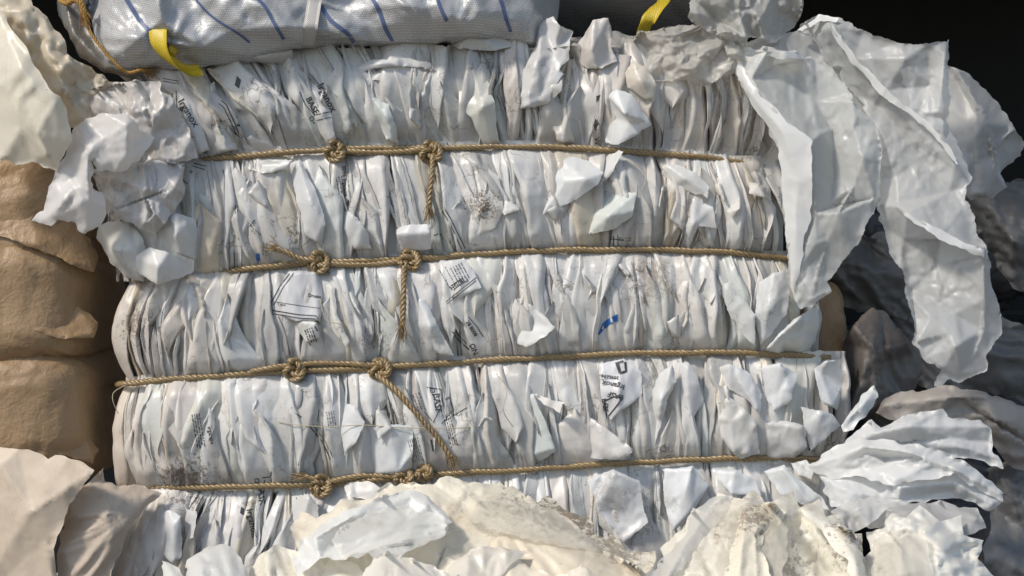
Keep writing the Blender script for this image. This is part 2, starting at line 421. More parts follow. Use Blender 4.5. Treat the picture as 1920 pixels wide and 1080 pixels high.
# ---------------------------------------------------------------- things printed on the film
class Surf:
    def __init__(self, objs):
        vs, fs = [], []
        for o in objs:
            mw = o.matrix_world if o.parent is None else Matrix.Identity(4)
            b = len(vs); vs += [mw @ v.co for v in o.data.vertices]; fs += [tuple(b + i for i in p.vertices) for p in o.data.polygons]
        self.t = BVHTree.FromPolygons(vs, fs)
        self.cam = Vector((0, -D, 0))
    def depth(self, px, py):
        d = (Vector(at(px, py, 0)) - self.cam).normalized()
        h = self.t.ray_cast(self.cam, d)
        return h[0], d
def lay_on(surf, P2, F, off=.0009, jump=.02):
    """press a flat print (px coordinates) onto the film; pieces that fall into a gap are dropped"""
    V = []; ok = []
    for p in P2:
        h, d = surf.depth(float(p[0]), float(p[1]))
        if h is None: V.append((0, 0, 0)); ok.append(False)
        else: V.append(tuple(h - d * off)); ok.append(True)
    V = np.array(V); keep = []
    for f in F:
        if all(ok[i] for i in f):
            e = max(np.linalg.norm(V[f[i]] - V[f[(i + 1) % len(f)]]) for i in range(len(f)))
            e2 = max(math.dist(P2[f[i]][:2], P2[f[(i + 1) % len(f)]][:2]) for i in range(len(f))) * .001
            if e < e2 * 3 + jump * .2: keep.append(f)
    return V, keep
def text_mesh(txt, size, bold=False):
    cu = bpy.data.curves.new('t', 'FONT'); cu.body = txt; cu.size = size; cu.offset = size * .02 if bold else 0
    cu.resolution_u = 2
    o = bpy.data.objects.new('t', cu); C.objects.link(o)
    bpy.context.view_layer.update()
    me = bpy.data.meshes.new_from_object(o.evaluated_get(bpy.context.evaluated_depsgraph_get()))
    bm = bmesh.new(); bm.from_mesh(me); bmesh.ops.triangulate(bm, faces=bm.faces)
    for _ in range(2):
        le = [e for e in bm.edges if e.calc_length() > 5]
        if le: bmesh.ops.subdivide_edges(bm, edges=le, cuts=1)
        bmesh.ops.triangulate(bm, faces=bm.faces)
    V = [tuple(v.co) for v in bm.verts]; bm.verts.index_update(); F = [tuple(v.index for v in f.verts) for f in bm.faces]
    bm.free(); bpy.data.objects.remove(o); bpy.data.curves.remove(cu); bpy.data.meshes.remove(me)
    return V, F
class Print:
    def __init__(self): self.P, self.F = [], []
    def text(self, txt, x, y, size, deg=0, bold=False, sx=1):
        V, F = text_mesh(txt, size, bold); a = math.radians(deg); b = len(self.P)
        for v in V:
            u, w = v[0] * sx, -v[1]
            self.P.append((x + u * cos(a) - w * sin(a), y + u * sin(a) + w * cos(a)))
        self.F += [tuple(b + i for i in f) for f in F]; return self
    def line(self, pts, w=1.4, s=5):
        L = resample([(*p, 0) for p in pts], s); b = len(self.P)
        for i, p in enumerate(L):
            q = L[min(i + 1, len(L) - 1)] - L[max(i - 1, 0)]; l = math.hypot(q[0], q[1]) + 1e-9; nx, ny = -q[1] / l, q[0] / l
            self.P.append((p[0] + nx * w / 2, p[1] + ny * w / 2)); self.P.append((p[0] - nx * w / 2, p[1] - ny * w / 2))
        self.F += [(b + 2 * i, b + 2 * i + 1, b + 2 * i + 3, b + 2 * i + 2) for i in range(len(L) - 1)]; return self
    def poly(self, pts, s=6):
        B = resample([(*p, 0) for p in pts], s, True); P, F = cdt([tuple(p) for p in B], [(i, (i + 1) % len(B)) for i in range(len(B))])
        F = F[inside(P[F].mean(1), B)]; b = len(self.P); self.P += [(p[0], p[1]) for p in P]; self.F += [tuple(b + int(i) for i in f) for f in F]; return self
    def build(self, surf, name, mat, parent, off=.0009):
        V, F = lay_on(surf, self.P, self.F, off)
        if not F: print('PRINT LOST', name); return None
        u = sorted({i for f in F for i in f}); mp = {k: j for j, k in enumerate(u)}
        return mesh_obj(name, V[u], [tuple(mp[i] for i in f) for f in F], mat, parent, smooth=False)
# ================================================================= materials of the place
M = {}
M['bale'] = film('pleated_white_film', (.70, .695, .68), .33, .6, transl=.08, bump=.05, fine=70, speck=.75, veins=.85, ridge=(30, .95, (1, 1, .3), .12),
    stain=[(at(905, 385, 40), .06, 220, .7), (at(745, 800, 30), .05, 120, .5), (at(350, 905, 20), .09, 120, .7), (at(245, 610, 0), .07, 130, .7), (at(1180, 960, 40), .10, 90, .4), (at(700, 640, 30), .05, 160, .5), (at(1220, 520, 30), .08, 150, .4), (at(1450, 180, 20), .1, 120, .4)])
M['flap'] = film('loose_white_film', (.72, .715, .70), .33, .30, transl=.15, bump=.04, fine=45, ridge=(24, 1., (1, 1, .4), .4), stain=[(at(905, 385, 50), .05, 220, .9), (at(1150, 930, 50), .07, 70, .3)])
M['drape'] = film('hanging_film', (.84, .83, .80), .30, .10, transl=.4, bump=.05, fine=40, veins=.15, alpha=.76, ridge=(14, .9, (1, 1, .35), .35), spec=.5)
M['rope'] = plain('golden_twine', (.27, .18, .072), .28, .6, 500, 1.0, (.15, 1, 1), .75)
M['ink'] = plain('black_print', (.05, .05, .052), .5, scale=60, var=.9)
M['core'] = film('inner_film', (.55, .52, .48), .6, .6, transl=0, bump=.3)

# ================================================================= the bale
bale = thing('film_bale', 'big pressed bale of pleated white plastic film tied with four ropes', 'bale', (0, .3, -.62))
ROPES = [
    [(330, 304), (480, 290), (620, 281), (720, 278), (820, 277), (1000, 275), (1200, 285), (1300, 292), (1400, 306)],
    [(355, 515), (480, 503), (600, 492), (700, 488), (790, 485), (900, 476), (1000, 470), (1200, 468), (1350, 472), (1485, 486)],
    [(236, 720), (300, 712), (470, 700), (600, 694), (700, 690), (900, 677), (1100, 666), (1200, 662), (1400, 662), (1540, 670)],
    [(245, 914), (400, 914), (600, 908), (760, 895), (900, 885), (1100, 873), (1300, 862), (1480, 858), (1560, 866)],
]
def line_y(L, x): return np.interp(x, [p[0] for p in L], [p[1] for p in L])
TOP = [(200, 150), (260, 140), (330, 128), (420, 122), (560, 108), (640, 92), (740, 86), (830, 100), (930, 78), (1050, 120), (1150, 110), (1250, 70), (1350, 110), (1450, 150)]
BOT = [(100, 1150), (1700, 1150)]
LINES = [TOP] + ROPES + [BOT]
# for each band: how each pleat's foot is displaced from its head: (t, x_top, x_bottom, bow)
BANDS = [
    [(0, 245, 335, 10), (.1, 320, 430, 12), (.25, 455, 560, 6), (.4, 610, 660, -18), (.5, 740, 765, -10), (.6, 860, 880, 0), (.75, 1040, 1060, 0), (.9, 1250, 1250, 6), (1, 1450, 1440, 22)],
    [(0, 205, 215, -8), (.12, 345, 378, 0), (.3, 540, 580, -4), (.5, 800, 850, 4), (.7, 1050, 1070, 2), (.85, 1260, 1260, 8), (1, 1440, 1480, 18)],
    [(0, 258, 240, -32), (.1, 375, 355, -22), (.2, 480, 470, -6), (.4, 700, 730, 4), (.6, 950, 980, -4), (.8, 1240, 1250, 4), (1, 1500, 1525, 16)],
    [(0, 236, 244, -24), (.1, 350, 355, -18), (.25, 480, 500, -4), (.45, 760, 790, 3), (.65, 1050, 1060, 0), (.85, 1340, 1350, 4), (1, 1572, 1560, 10)],
    [(0, 262, 80, -25), (.08, 330, 230, -10), (.2, 460, 420, -4), (.4, 720, 720, 0), (.65, 1040, 1050, 0), (.85, 1320, 1350, 0), (1, 1560, 1600, 0)],
]
def warm_at(x, band):
    """the film is older and browner towards the left end and the upper right"""
    w = np.clip((480 - x) / 250, 0, 1) * (.4 if band < 2 else .8) + np.clip((x - 950) / 350, 0, 1) * (.55 if band == 0 else .35 if band == 1 else .12)
    return w
COOL = np.array([1.0, .995, .975]); WARM = np.array([.97, .865, .755])
rnd = random.Random(11)
band_objs = []
NV = 52; NU = 11
for b in range(5):
    K = BANDS[b]; t0 = 0.0; V, F, T = [], [], []; nv = 0
    ts = [k[0] for k in K]
    fx = lambda t, j: np.interp(t, ts, [k[j] for k in K])
    xs_mid = lambda t: .5 * (fx(t, 1) + fx(t, 2))
    width = xs_mid(1) - xs_mid(0)
    t = -.005
    idx = 0
    strips = []
    while t < 1.005:
        big = rnd.random()
        step = rnd.uniform(3.5, 7) if big < .36 else rnd.uniform(8, 15) if big < .72 else rnd.uniform(17, 32)
        strips.append((t + step / width / 2, step, step * rnd.uniform(.75, 1.35), big, 0, 0.0, 1.0)); t += step / width
    # broader panels pressed aslant over their neighbours, many of them ending part way
    for k in range(int(width / 25)):
        w = rnd.uniform(12, 34); q = rnd.random()
        v0, v1 = (0, 1) if q < .3 else (0, rnd.uniform(.45, .9)) if q < .65 else (rnd.uniform(.1, .5), 1)
        strips.append((rnd.uniform(.02, .975), w, w, .9, rnd.uniform(6, 14), v0, v1))
    for k in range(int(width / 15)):
        w = rnd.uniform(2.5, 6); q = rnd.random()
        v0, v1 = (0, 1) if q < .4 else (0, rnd.uniform(.35, .9)) if q < .7 else (rnd.uniform(.1, .6), 1)
        strips.append((rnd.uniform(.01, .98), w, w, .5, rnd.uniform(4, 14), v0, v1))
    for tc, step, w, big, over, v0, v1 in strips:
        sd = rnd.randrange(9999)
        if tc > .955 or tc < .03: w = min(w, 13)
        # where the ridge runs: hugging one edge (a fin) or wandering
        q = rnd.random(); r0 = -.8 if q < .36 else .8 if q < .72 else rnd.uniform(-.4, .4)
        rw = rnd.uniform(.05, .5); h = min(30, w * rnd.uniform(.6, 1.35)) * (.6 if over else 1); pw = rnd.choice([1, 1, 1.1, 1.4, 2.0])
        base = rnd.gauss(0, 5.5) * (.4 if over else 1) + (3 if big > .72 else 0) + over; lean = rnd.uniform(-22, 22); twist = rnd.uniform(-1.1, 1.1)
        tap = rnd.choice([0, 0, .5, -.5, .9, -.9, .75, -.75]); slant = rnd.gauss(0, 1) * (w * .45 if not over else 26 * min(1, min(tc, 1 - tc) * 9))
        vv = np.linspace(-.06, 1.06, NV) if b < 4 else np.linspace(-.04, 1.0, NV)
        if over:
            vv = np.linspace(v0 - (.05 if v0 == 0 else 0), v1 + (.05 if v1 == 1 else 0), NV)
        us = np.linspace(-1, 1, NU)
        vc = np.clip(vv, 0, 1)
        xt, xb, bow = fx(tc, 1), fx(tc, 2), fx(tc, 3)
        edge = np.sin(PI * vc)
        cx = xt + (xb - xt) * vv + slant * (vv - .5) + bow * np.sin(PI * vc) * 1.0 + lean * vn(vv * 1.6 + sd, vv * 0, sd) * .8 * edge ** .5 + 3 * vn(vv * 5 + sd, vv * 0, sd + 1)
        if b == 0 and .38 < tc < .56:      # the pleats swirl over in an arch under the bag
            cx = cx - 90 * np.clip(.55 - vv, 0, 1) ** 1.6 * (1 if tc < .5 else -.3)
        cy0, cy1 = line_y(LINES[b], cx), line_y(LINES[b + 1], cx)
        if b == 0: cy0 = cy0 + rnd.uniform(-14, 14)
        cy = cy0 + (cy1 - cy0) * vv
        ss = lambda a, c: (lambda q: q * q * (3 - 2 * q))(np.clip((vv - a) / (c - a), 0, 1))
        bulge = (np.clip(edge, 0, 1) ** .6) * 27
        if b == 0: bulge = 30 * (1 - ss(.3, 1.0) ** 1.5) * (.35 + .65 * ss(-.06, .35))
        if b == 4: bulge = 34 * ss(-.05, .6) ** .6
        sq = .45 + .55 * np.clip(edge * 2.2, 0, 1)
        if b == 0: sq = 1 - .7 * ss(.75, 1.02)
        if b == 4: sq = .3 + .7 * ss(0, .25)
        rr = np.clip(r0 + rw * vn(vv * 2.2, vv * 0 + 3, sd + 2) * 1.3 + twist * (vv - .5), -.92, .92)
        ww = w * (1.12 + tap * (vv - .5) * 1.7) * (1 + .35 * vn(vv * 2.3 + 7, vv * 0, sd + 4)) * (.92 + .08 * sq)
        if over:
            z = np.linspace(0, 1, NV); lo = rnd.uniform(.12, .5)
            if v1 < 1: ww = ww * np.clip((1 - z) / lo, .03, 1)
            if v0 > 0: ww = ww * np.clip(z / lo, .03, 1)
        # the bale curves away at its two ends
        endf = np.clip((abs(tc - .5) - .42) / .08, 0, 1) ** 2 * 62 * (1 if tc < .5 else .7)
        grid = np.zeros((NV, NU, 3))
        hh = h * (1 + .4 * vn(vv * 3 + 2, vv * 0, sd + 5)) * sq
        for j, u in enumerate(us):
            f = np.where(u < rr, (u + 1) / (rr + 1), (1 - u) / (1 - rr))
            dep = hh * f ** pw - hh * .5
            dep = dep - ((11 if not over else 7) if j in (0, NU - 1) else 0)
            grid[:, j, 0] = cx + u * ww; grid[:, j, 1] = cy + (u * rnd.uniform(-6, 6) if over else 0); grid[:, j, 2] = dep + bulge + base * sq - 12 - endf
        G = grid.reshape(-1, 3)
        ed = np.repeat(edge ** .5, NU) * .8 + .2
        G[:, 2] += (.8 + w * .03) * crumple(G[:, 0], G[:, 1], 30 + w, sd, 5) * ed
        G[:, 2] += (.6 + w * .12) * facets(G[:, 0], G[:, 1], 10 + w * .5, sd, 2.8, PI / 2 + rnd.uniform(-.35, .35)) * ed
        G[:, 0] += 1.2 * crumple(G[:, 0] * .6, G[:, 1], 30, sd + 9, 4) * ed
        V.append(at_np(G))
        for i in range(NV - 1):
            for j in range(NU - 1):
                a = nv + i * NU + j; F.append((a, a + NU, a + NU + 1, a + 1))
        wm = np.clip(warm_at(G[:, 0], b) + rnd.gauss(0, .22), 0, 1.2)[:, None]
        col = (COOL * (1 - wm) + WARM * wm) * rnd.choice([1, 1, 1.04, .97, .92, .84, .72, .62 if w < 12 else .95])
        g = rnd.random()
        if g < .10: col = col * np.array([.96, 1.0, .98])
        elif g < .18: col = col * np.array([.99, .965, .96])
        elif g < .25: col = col * np.array([1.0, .93, .80])
        T.append(col); nv += len(G)
    o = mesh_obj('pleated_layers', np.vstack(V), F, M['bale'], bale, np.vstack(T))
    band_objs.append(o)
# the body behind the pleats
def box_bm(x0, x1, z0, z1, y0, y1, r=.06, seg=3):
    bm = bmesh.new(); bmesh.ops.create_cube(bm, size=1)
    for v in bm.verts: v.co = Vector(((x0 + x1) / 2 + v.co.x * (x1 - x0), (y0 + y1) / 2 + v.co.y * (y1 - y0), (z0 + z1) / 2 + v.co.z * (z1 - z0)))
    bmesh.ops.bevel(bm, geom=bm.edges[:], offset=r, segments=seg, affect='EDGES', profile=.6)
    bm.verts.index_update(); V = [tuple(v.co) for v in bm.verts]; F = [tuple(v.index for v in f.verts) for f in bm.faces]; bm.free()
    return V, F
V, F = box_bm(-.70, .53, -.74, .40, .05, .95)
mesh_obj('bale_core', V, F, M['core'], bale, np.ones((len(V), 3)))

# loose threads caught between the layers
M['thread'] = plain('pale_thread', (.50, .44, .30), .6)
for pts in ([(520,790,30),(560,797,40),(620,800,40),(680,797,42),(760,802,40),(850,803,40),(886,800,28)], [(236,722,-6),(214,735,0),(212,752,4),(222,776,-6)], [(958,80,20),(962,66,30),(968,58,34),(974,70,36),(986,62,36),(994,72,30)],
            [(600,560,40),(612,600,52),(640,610,50),(636,640,40)], [(1180,300,34),(1210,330,50),(1204,360,54),(1222,392,40)], [(930,700,36),(950,730,52),(944,770,56),(962,800,40)]):
    V, F = tube(px_path(pts, 8), .0008, 5); mesh_obj('loose_thread', V, F, M['thread'], bale)
# ================================================================= ropes
def knot_path(cx, cy, d, r, turns=1.0, rot=0, flat=.75):
    """an overhand knot's course"""
    out = []
    for k in range(61):
        a = 2 * PI * k / 60
        x = (sin(a) + 2 * sin(2 * a)) / 3; y = (cos(a) - 2 * cos(2 * a)) / 3; z = -sin(3 * a)
        X = x * cos(rot) - y * sin(rot); Y = x * sin(rot) + y * cos(rot)
        out.append(at(cx + X * r, cy + Y * r * flat, d + z * r * .38))
    return np.array(out)
LAB = ['topmost golden rope around the bale, with a short tail hanging from its second knot',
       'second golden rope from the top, with a frayed end poking up at its first knot',
       'third golden rope from the top, with a long slanting tail below its second knot',
       'lowest golden rope around the bale, partly covered by cream film']
KN = [[(628, 283, 24), (808, 286, 26)], [(597, 492, 25), (768, 489, 25)], [(552, 694, 25), (712, 693, 25)], [(602, 911, 25), (757, 895, 22), (795, 886, 18)]]
TAILS = [[(812, 292, 24), (810, 330, 40), (806, 365, 42), (804, 392, 40)],
         [(758, 498, 24), (757, 540, 40), (756, 580, 44), (755, 612, 42)],
         [(705, 702, 22), (740, 730, 40), (785, 780, 46), (818, 818, 42), (846, 858, 40)], None]
rope_objs = []
for i, L in enumerate(ROPES):
    t = thing('tying_rope', LAB[i], 'rope', at(L[0][0], L[0][1], -40), 'ropes tied around the bale')
    # rounds the two ends and runs back along the sides
    l0, l1 = L[0], L[-1]
    pts = [(l0[0] - 14, l0[1] + 2, -260), (l0[0] - 16, l0[1] + 1, -90), (l0[0] - 4, l0[1], -30)]
    for k, p in enumerate(L):
        e = min(1, min(p[0] - l0[0], l1[0] - p[0]) / 130)
        pts.append((p[0], p[1], -22 + 30 * e ** .45))
    pts += [(l1[0] + 12, l1[1] + 1, -60), (l1[0] + 16, l1[1] + 2, -260)]
    P = px_path(pts, 14)
    P[:, 2] += .0012 * vn(P[:, 0] * 30, P[:, 0] * 0, i)
    V, F = rope_geo(P, .0056, .031, seed=i)
    mesh_obj('strand', V, F, M['rope'], t)
    # doubled length between the knots
    k0, k1 = KN[i][0], KN[i][1]
    if i == 2: x0 = 470
    elif i == 1: x0 = 597
    else: x0 = k0[0]
    xs = np.linspace(x0, k1[0], 9)
    off = [(-9 if i in (2, 3) else 8) * sin(PI * (x - x0) / (k1[0] - x0)) + (-4 if i == 2 else 0) for x in xs]
    P = px_path([(x, float(line_y(L, x)) + o_, 13 + 4 * sin(j)) for j, (x, o_) in enumerate(zip(xs, off))], 8)
    V, F = rope_geo(P, .0054, .029, seed=i + 10); mesh_obj('doubled_strand', V, F, M['rope'], t)
    for q, (kx, ky, kr) in enumerate(KN[i]):
        P = knot_path(kx, ky, 18, kr * .74, rot=.4 + q * 1.7 + i * .9)
        V, F = rope_geo(P, .0054, .026, seed=i * 7 + q); 
        P2 = [at(kx + kr * .68 * cos(a) , ky + kr * .7 * sin(a) , 20 + 9 * sin(2 * a + q)) for a in np.linspace(-2.2, 3.0, 24)]
        V2, F2 = rope_geo(np.array(P2), .006, .026, seed=i * 7 + q + 3)
        F = F + [tuple(a + len(V) for a in f) for f in F2]; V = np.vstack([V, V2])
        mesh_obj('knot', V, F, M['rope'], t)
    if TAILS[i]:
        V, F = rope_geo(px_path(TAILS[i], 8), .0056, .030, fray=True, seed=i + 30); mesh_obj('tail', V, F, M['rope'], t)
    if i == 1:
        V, F = rope_geo(px_path([(600, 488, 22), (565, 486, 26), (540, 474, 30), (519, 466, 32)], 8), .0054, .030, fray=True, seed=77); mesh_obj('tail', V, F, M['rope'], t)
    if i == 3:
        V, F = rope_geo(px_path([(600, 903, 22), (585, 897, 26), (572, 892, 24)], 8), .005, .030, fray=True, seed=78); mesh_obj('tail', V, F, M['rope'], t)
# ================================================================= flaps that stick out of the pleats
W_, CR_, G_ = (1, 1, 1), (1.02, .95, .84), (.88, .88, .87)
FLAPS = [
 # outline, creases, tint, amp, printed?
 ([(375,112,30),(390,103,45),(480,97,55),(548,92,50),(551,108,40),(541,126,25),(480,118,30),(430,124,30)], [[(390,106,48),(480,108,60),(545,100,55)]], G_, 3),
 ([(556,165,34),(598,150,42),(618,200,52),(632,262,40),(612,268,32),(585,225,38)], [[(580,160,48),(605,215,60),(622,262,42)]], W_, 3),
 ([(300,145,28),(338,130,38),(362,190,52),(396,284,34),(352,298,26),(330,240,38)], [[(320,140,40),(350,215,60),(378,290,36)]], W_, 3),
 ([(380,165,24),(402,150,36),(448,282,30),(400,290,24),(384,220,40)], [[(395,160,44),(425,286,40)]], (1,.99,.94), 3),
 ([(452,262,30),(470,250,40),(522,279,32),(488,287,22),(455,287,20)], [[(470,252,44),(485,284,26)]], W_, 2),
 ([(675,170,26),(690,168,40),(728,196,54),(744,232,58),(748,272,34),(726,262,34),(704,216,40)], [[(688,172,48),(722,215,68),(738,270,44)]], (.95,1,.98), 3),
 ([(640,128,24),(700,112,46),(760,108,54),(806,118,50),(812,132,44),(760,124,58),(700,128,50),(655,150,34)], [[(650,135,36),(720,117,62),(808,124,50)]], W_, 3),
 ([(648,170,20),(668,140,38),(720,128,44),(770,135,40),(752,150,42),(700,150,52),(672,190,44),(662,240,24)], [], G_, 4),
 ([(828,80,0),(833,42,10),(875,40,25),(930,62,35),(966,86,40),(925,97,45),(862,93,40)], [[(833,44,14),(880,70,55),(930,92,48)],[(900,52,30),(915,80,55)]], G_, 3),
 ([(862,142,30),(905,118,42),(926,190,56),(938,270,30),(905,272,28),(880,222,44),(856,192,36)], [[(885,130,50),(905,200,66),(920,270,34)]], (1,1,.93), 3),
 ([(1000,60,10),(1012,40,20),(1036,30,40),(1052,48,50),(1076,58,30),(1070,75,36),(1068,112,52),(1048,128,60),(1058,140,60),(1038,168,64),(1030,196,56),(970,208,40),(938,202,30),(968,150,40),(990,110,44),(1004,84,30)], [[(1012,45,30),(1010,110,70),(985,200,60)],[(1036,34,45),(1040,100,48),(1010,190,66)],[(1064,64,30),(1050,130,66)]], (.97,.96,.95), 6),
 ([(1076,92,20),(1096,60,30),(1110,36,40),(1140,32,50),(1150,58,40),(1146,84,52),(1160,118,46),(1130,130,60),(1100,128,44),(1084,118,30)], [[(1115,38,52),(1108,90,68),(1120,128,60)],[(1140,36,54),(1138,100,40)]], (1,.95,.92), 6),
 ([(1134,172,40),(1158,166,60),(1184,174,66),(1202,200,70),(1222,232,66),(1196,254,60),(1160,272,50),(1136,268,34),(1124,215,34)], [[(1140,180,56),(1170,215,90),(1215,228,72)],[(1140,180,56),(1150,220,40),(1160,268,52)],[(1140,180,56),(1182,230,62),(1195,250,64)]], (1.02,1.03,1.04), 3),
 ([(1162,168,34),(1170,140,44),(1186,114,52),(1210,124,66),(1234,160,70),(1226,194,62),(1204,182,58),(1180,166,50)], [[(1186,118,60),(1200,150,84),(1222,190,66)]], CR_, 4),
 ([(1008,188,34),(1014,170,50),(1034,154,64),(1054,149,66),(1053,170,70),(1038,186,60),(1020,184,50),(1012,206,36)], [[(1012,184,50),(1034,162,72),(1052,158,68)]], (1.02,1,.95), 2),
 ([(1046,180,30),(1062,160,40),(1066,210,50),(1078,268,28),(1044,270,26),(1030,230,36)], [[(1058,170,54),(1056,268,40)]], (1,.96,.9), 3),
 ([(868,322,22),(905,306,36),(938,330,48),(946,392,56),(930,428,50),(884,450,42),(866,398,34)], [[(892,318,48),(905,390,62),(900,444,50)]], (1,.97,.90), 3),
 ([(1000,330,20),(1040,285,26),(1105,300,38),(1134,324,70),(1120,348,74),(1070,380,60),(1010,412,42),(1003,370,28)], [[(1042,290,32),(1060,340,66),(1012,408,46)],[(1042,290,32),(1100,335,82)]], (1.03,1.05,1.06), 2.5),
 ([(1128,300,30),(1160,280,48),(1171,284,66),(1150,322,60),(1124,356,44),(1118,348,44)], [[(1166,283,64),(1122,350,52)]], W_, 2),
 ([(1128,368,34),(1160,358,44),(1193,362,58),(1186,408,62),(1156,430,56),(1108,438,40),(1098,436,30),(1112,400,40)], [[(1190,366,60),(1140,405,72),(1104,436,40)]], (.98,1.02,.98), 3.5),
 ([(1242,306,30),(1272,308,42),(1306,322,54),(1332,350,60),(1326,372,60),(1296,362,50),(1262,346,44),(1240,326,32)], [[(1250,310,44),(1285,335,66),(1328,364,62)]], (1.02,1.02,1), 2.5),
 ([(1268,372,26),(1300,366,40),(1338,388,56),(1346,430,50),(1310,424,56),(1290,468,30),(1272,430,34)], [[(1300,370,54),(1300,420,62),(1290,462,34)]], W_, 5),
 ([(742,426,36),(770,420,50),(808,418,56),(811,470,36),(742,472,30)], [[(744,440,54),(808,436,62)]], (.98,.98,1), 2),
 ([(285,472,30),(296,430,50),(318,392,64),(342,400,70),(368,412,56),(372,450,50),(368,486,40),(330,478,56)], [[(318,396,68),(330,440,82),(340,480,60)]], (1,.99,.96), 3),
 ([(232,495,40),(252,480,60),(280,462,70),(318,472,76),(366,486,60),(362,512,48),(296,537,80)], [[(284,466,72),(296,500,92),(296,534,84)]], (1.02,1,.97), 2),
 ([(180,446,-20),(184,424,0),(205,415,20),(244,416,38),(268,440,50),(276,480,50),(270,530,34),(236,521,20),(206,492,0)], [[(188,430,10),(215,470,60),(256,522,40)],[(244,418,44),(240,470,66),(266,526,40)]], (.98,.98,.94), 5),
 ([(352,388,26),(372,360,38),(396,372,44),(402,450,40),(384,500,24),(362,470,30)], [[(376,366,50),(382,494,34)]], (.95,1,.97), 3),
 ([(460,308,22),(500,298,40),(548,300,44),(540,318,46),(492,324,50),(468,318,36)], [[(464,312,34),(545,306,52)]], (1.03,1.03,1.0), 2),
 ([(510,592,28),(522,540,40),(540,508,40),(602,504,34),(606,560,46),(603,604,50),(556,602,58)], [[(545,512,48),(530,592,54)],[(590,508,46),(596,600,62)]], (.93,.93,.95), 2.5),
 ([(606,530,32),(626,536,48),(634,590,56),(656,640,66),(650,656,62),(624,622,50),(612,580,38)], [[(618,534,50),(628,600,66),(650,650,68)]], (1,.98,.92), 2),
 ([(822,492,30),(870,482,38),(892,512,52),(904,540,58),(870,556,52),(840,566,40),(828,530,40)], [[(846,488,50),(866,552,60)]], (1.02,1.02,1.02), 2),
 ([(770,562,28),(798,556,48),(822,610,60),(852,668,44),(806,664,34),(782,610,44)], [[(786,560,50),(806,612,70),(826,664,46)]], (1.03,1.05,1.06), 2.5),
 ([(944,586,26),(960,566,36),(980,558,40),(1010,580,54),(1046,616,74),(1020,636,70),(988,652,54),(962,640,36),(950,612,30)], [[(982,560,42),(986,600,44),(986,650,56)],[(984,562,50),(1044,617,78)]], (1.03,1.04,1.03), 2),
 ([(1422,530,44),(1446,512,56),(1474,500,60),(1482,548,64),(1476,588,60),(1450,622,50),(1424,650,38),(1414,590,48)], [[(1450,514,62),(1440,580,76),(1428,644,42)]], (1,1.02,1.04), 3),
 ([(1350,536,34),(1366,528,44),(1418,590,64),(1416,650,46),(1384,620,46),(1362,580,46)], [[(1358,534,50),(1414,596,66)]], (.97,.98,.97), 2.5),
 ([(1432,655,30),(1462,622,52),(1500,586,60),(1536,572,26),(1536,610,24),(1528,640,14),(1510,668,4),(1470,668,16)], [[(1440,652,46),(1495,600,76),(1530,600,34)],[(1462,630,56),(1500,660,26)]], (.98,1,1), 6),
 ([(690,800,36),(730,794,52),(776,798,46),(774,850,56),(776,888,32),(736,892,28),(700,890,30)], [[(730,798,58),(716,888,40)],[(775,802,48),(745,888,50)]], (1.03,1.05,1.06), 2.5),
 ([(640,752,34),(666,762,52),(684,792,66),(668,830,62),(646,858,46),(634,800,44)], [[(664,766,60),(648,850,58)]], (1,1.01,1.02), 2.5),
 ([(972,742,30),(1002,736,46),(1022,780,60),(1044,846,46),(1012,866,34),(986,850,36),(978,800,44)], [[(1000,740,58),(1040,842,54)],[(984,750,40),(996,852,44)]], (.97,1.03,1.0), 3),
 ([(998,738,40),(1030,746,66),(1062,754,80),(1050,776,78),(1018,758,60)], [], (1.03,1,.97), 2),
 ([(1104,780,40),(1130,798,60),(1188,844,80),(1168,862,70),(1130,862,46),(1098,858,34),(1096,820,38)], [[(1106,784,50),(1160,858,76)]], (1.02,1,.98), 2),
 ([(1122,682,36),(1170,672,44),(1206,696,54),(1204,744,50),(1168,770,56),(1146,790,48),(1126,762,42)], [[(1124,700,50),(1160,740,64),(1150,786,52)],[(1172,676,50),(1166,764,60)]], (.97,.97,1), 2),
 ([(1216,748,34),(1234,700,50),(1262,680,60),(1270,716,66),(1252,752,58),(1238,800,48),(1222,850,28)], [[(1258,686,70),(1240,750,72),(1226,845,34)]], W_, 3.5),
 ([(1262,676,30),(1290,680,50),(1310,706,56),(1320,756,46),(1296,790,58),(1276,760,50)], [[(1288,684,64),(1292,786,64)]], (.99,1,1.02), 4),
 ([(1342,756,36),(1366,742,54),(1392,760,68),(1418,786,66),(1424,850,44),(1386,862,34),(1352,820,46)], [[(1366,748,68),(1378,856,52)],[(1368,748,62),(1420,800,66)]], (.96,.95,.92), 4),
 ([(1432,790,44),(1470,786,54),(1508,796,58),(1514,838,50),(1490,860,30),(1440,862,34)], [[(1436,794,54),(1505,802,70),(1486,858,40)]], (.92,.91,.90), 2.5),
 ([(1340,690,34),(1368,680,54),(1412,700,62),(1430,740,56),(1424,776,66),(1394,742,54),(1364,730,50)], [[(1366,684,66),(1420,770,72)]], (1.02,1.03,1.05), 3),
 ([(1424,690,44),(1462,678,58),(1496,700,58),(1488,750,66),(1452,776,54),(1434,742,54)], [[(1464,682,74),(1450,770,62)]], (.98,1,1.02), 4),
 ([(1500,762,50),(1536,770,60),(1562,776,54),(1578,798,40),(1550,822,48),(1520,846,38),(1508,800,50)], [[(1538,774,66),(1526,842,46)]], (1,1.02,1.03), 2.5),
 ([(1526,690,36),(1546,676,50),(1579,671,44),(1578,730,30),(1570,770,34),(1540,756,50),(1530,720,44)], [[(1552,676,60),(1540,700,40),(1560,765,52)]], (1.02,1.04,1.06), 2.5),
 ([(300,962,50),(316,955,62),(342,966,70),(340,1046,76),(322,1058,72),(306,1040,66)], [[(340,968,72),(324,985,84),(326,1052,80)]], (1.04,1.05,1.06), 2),
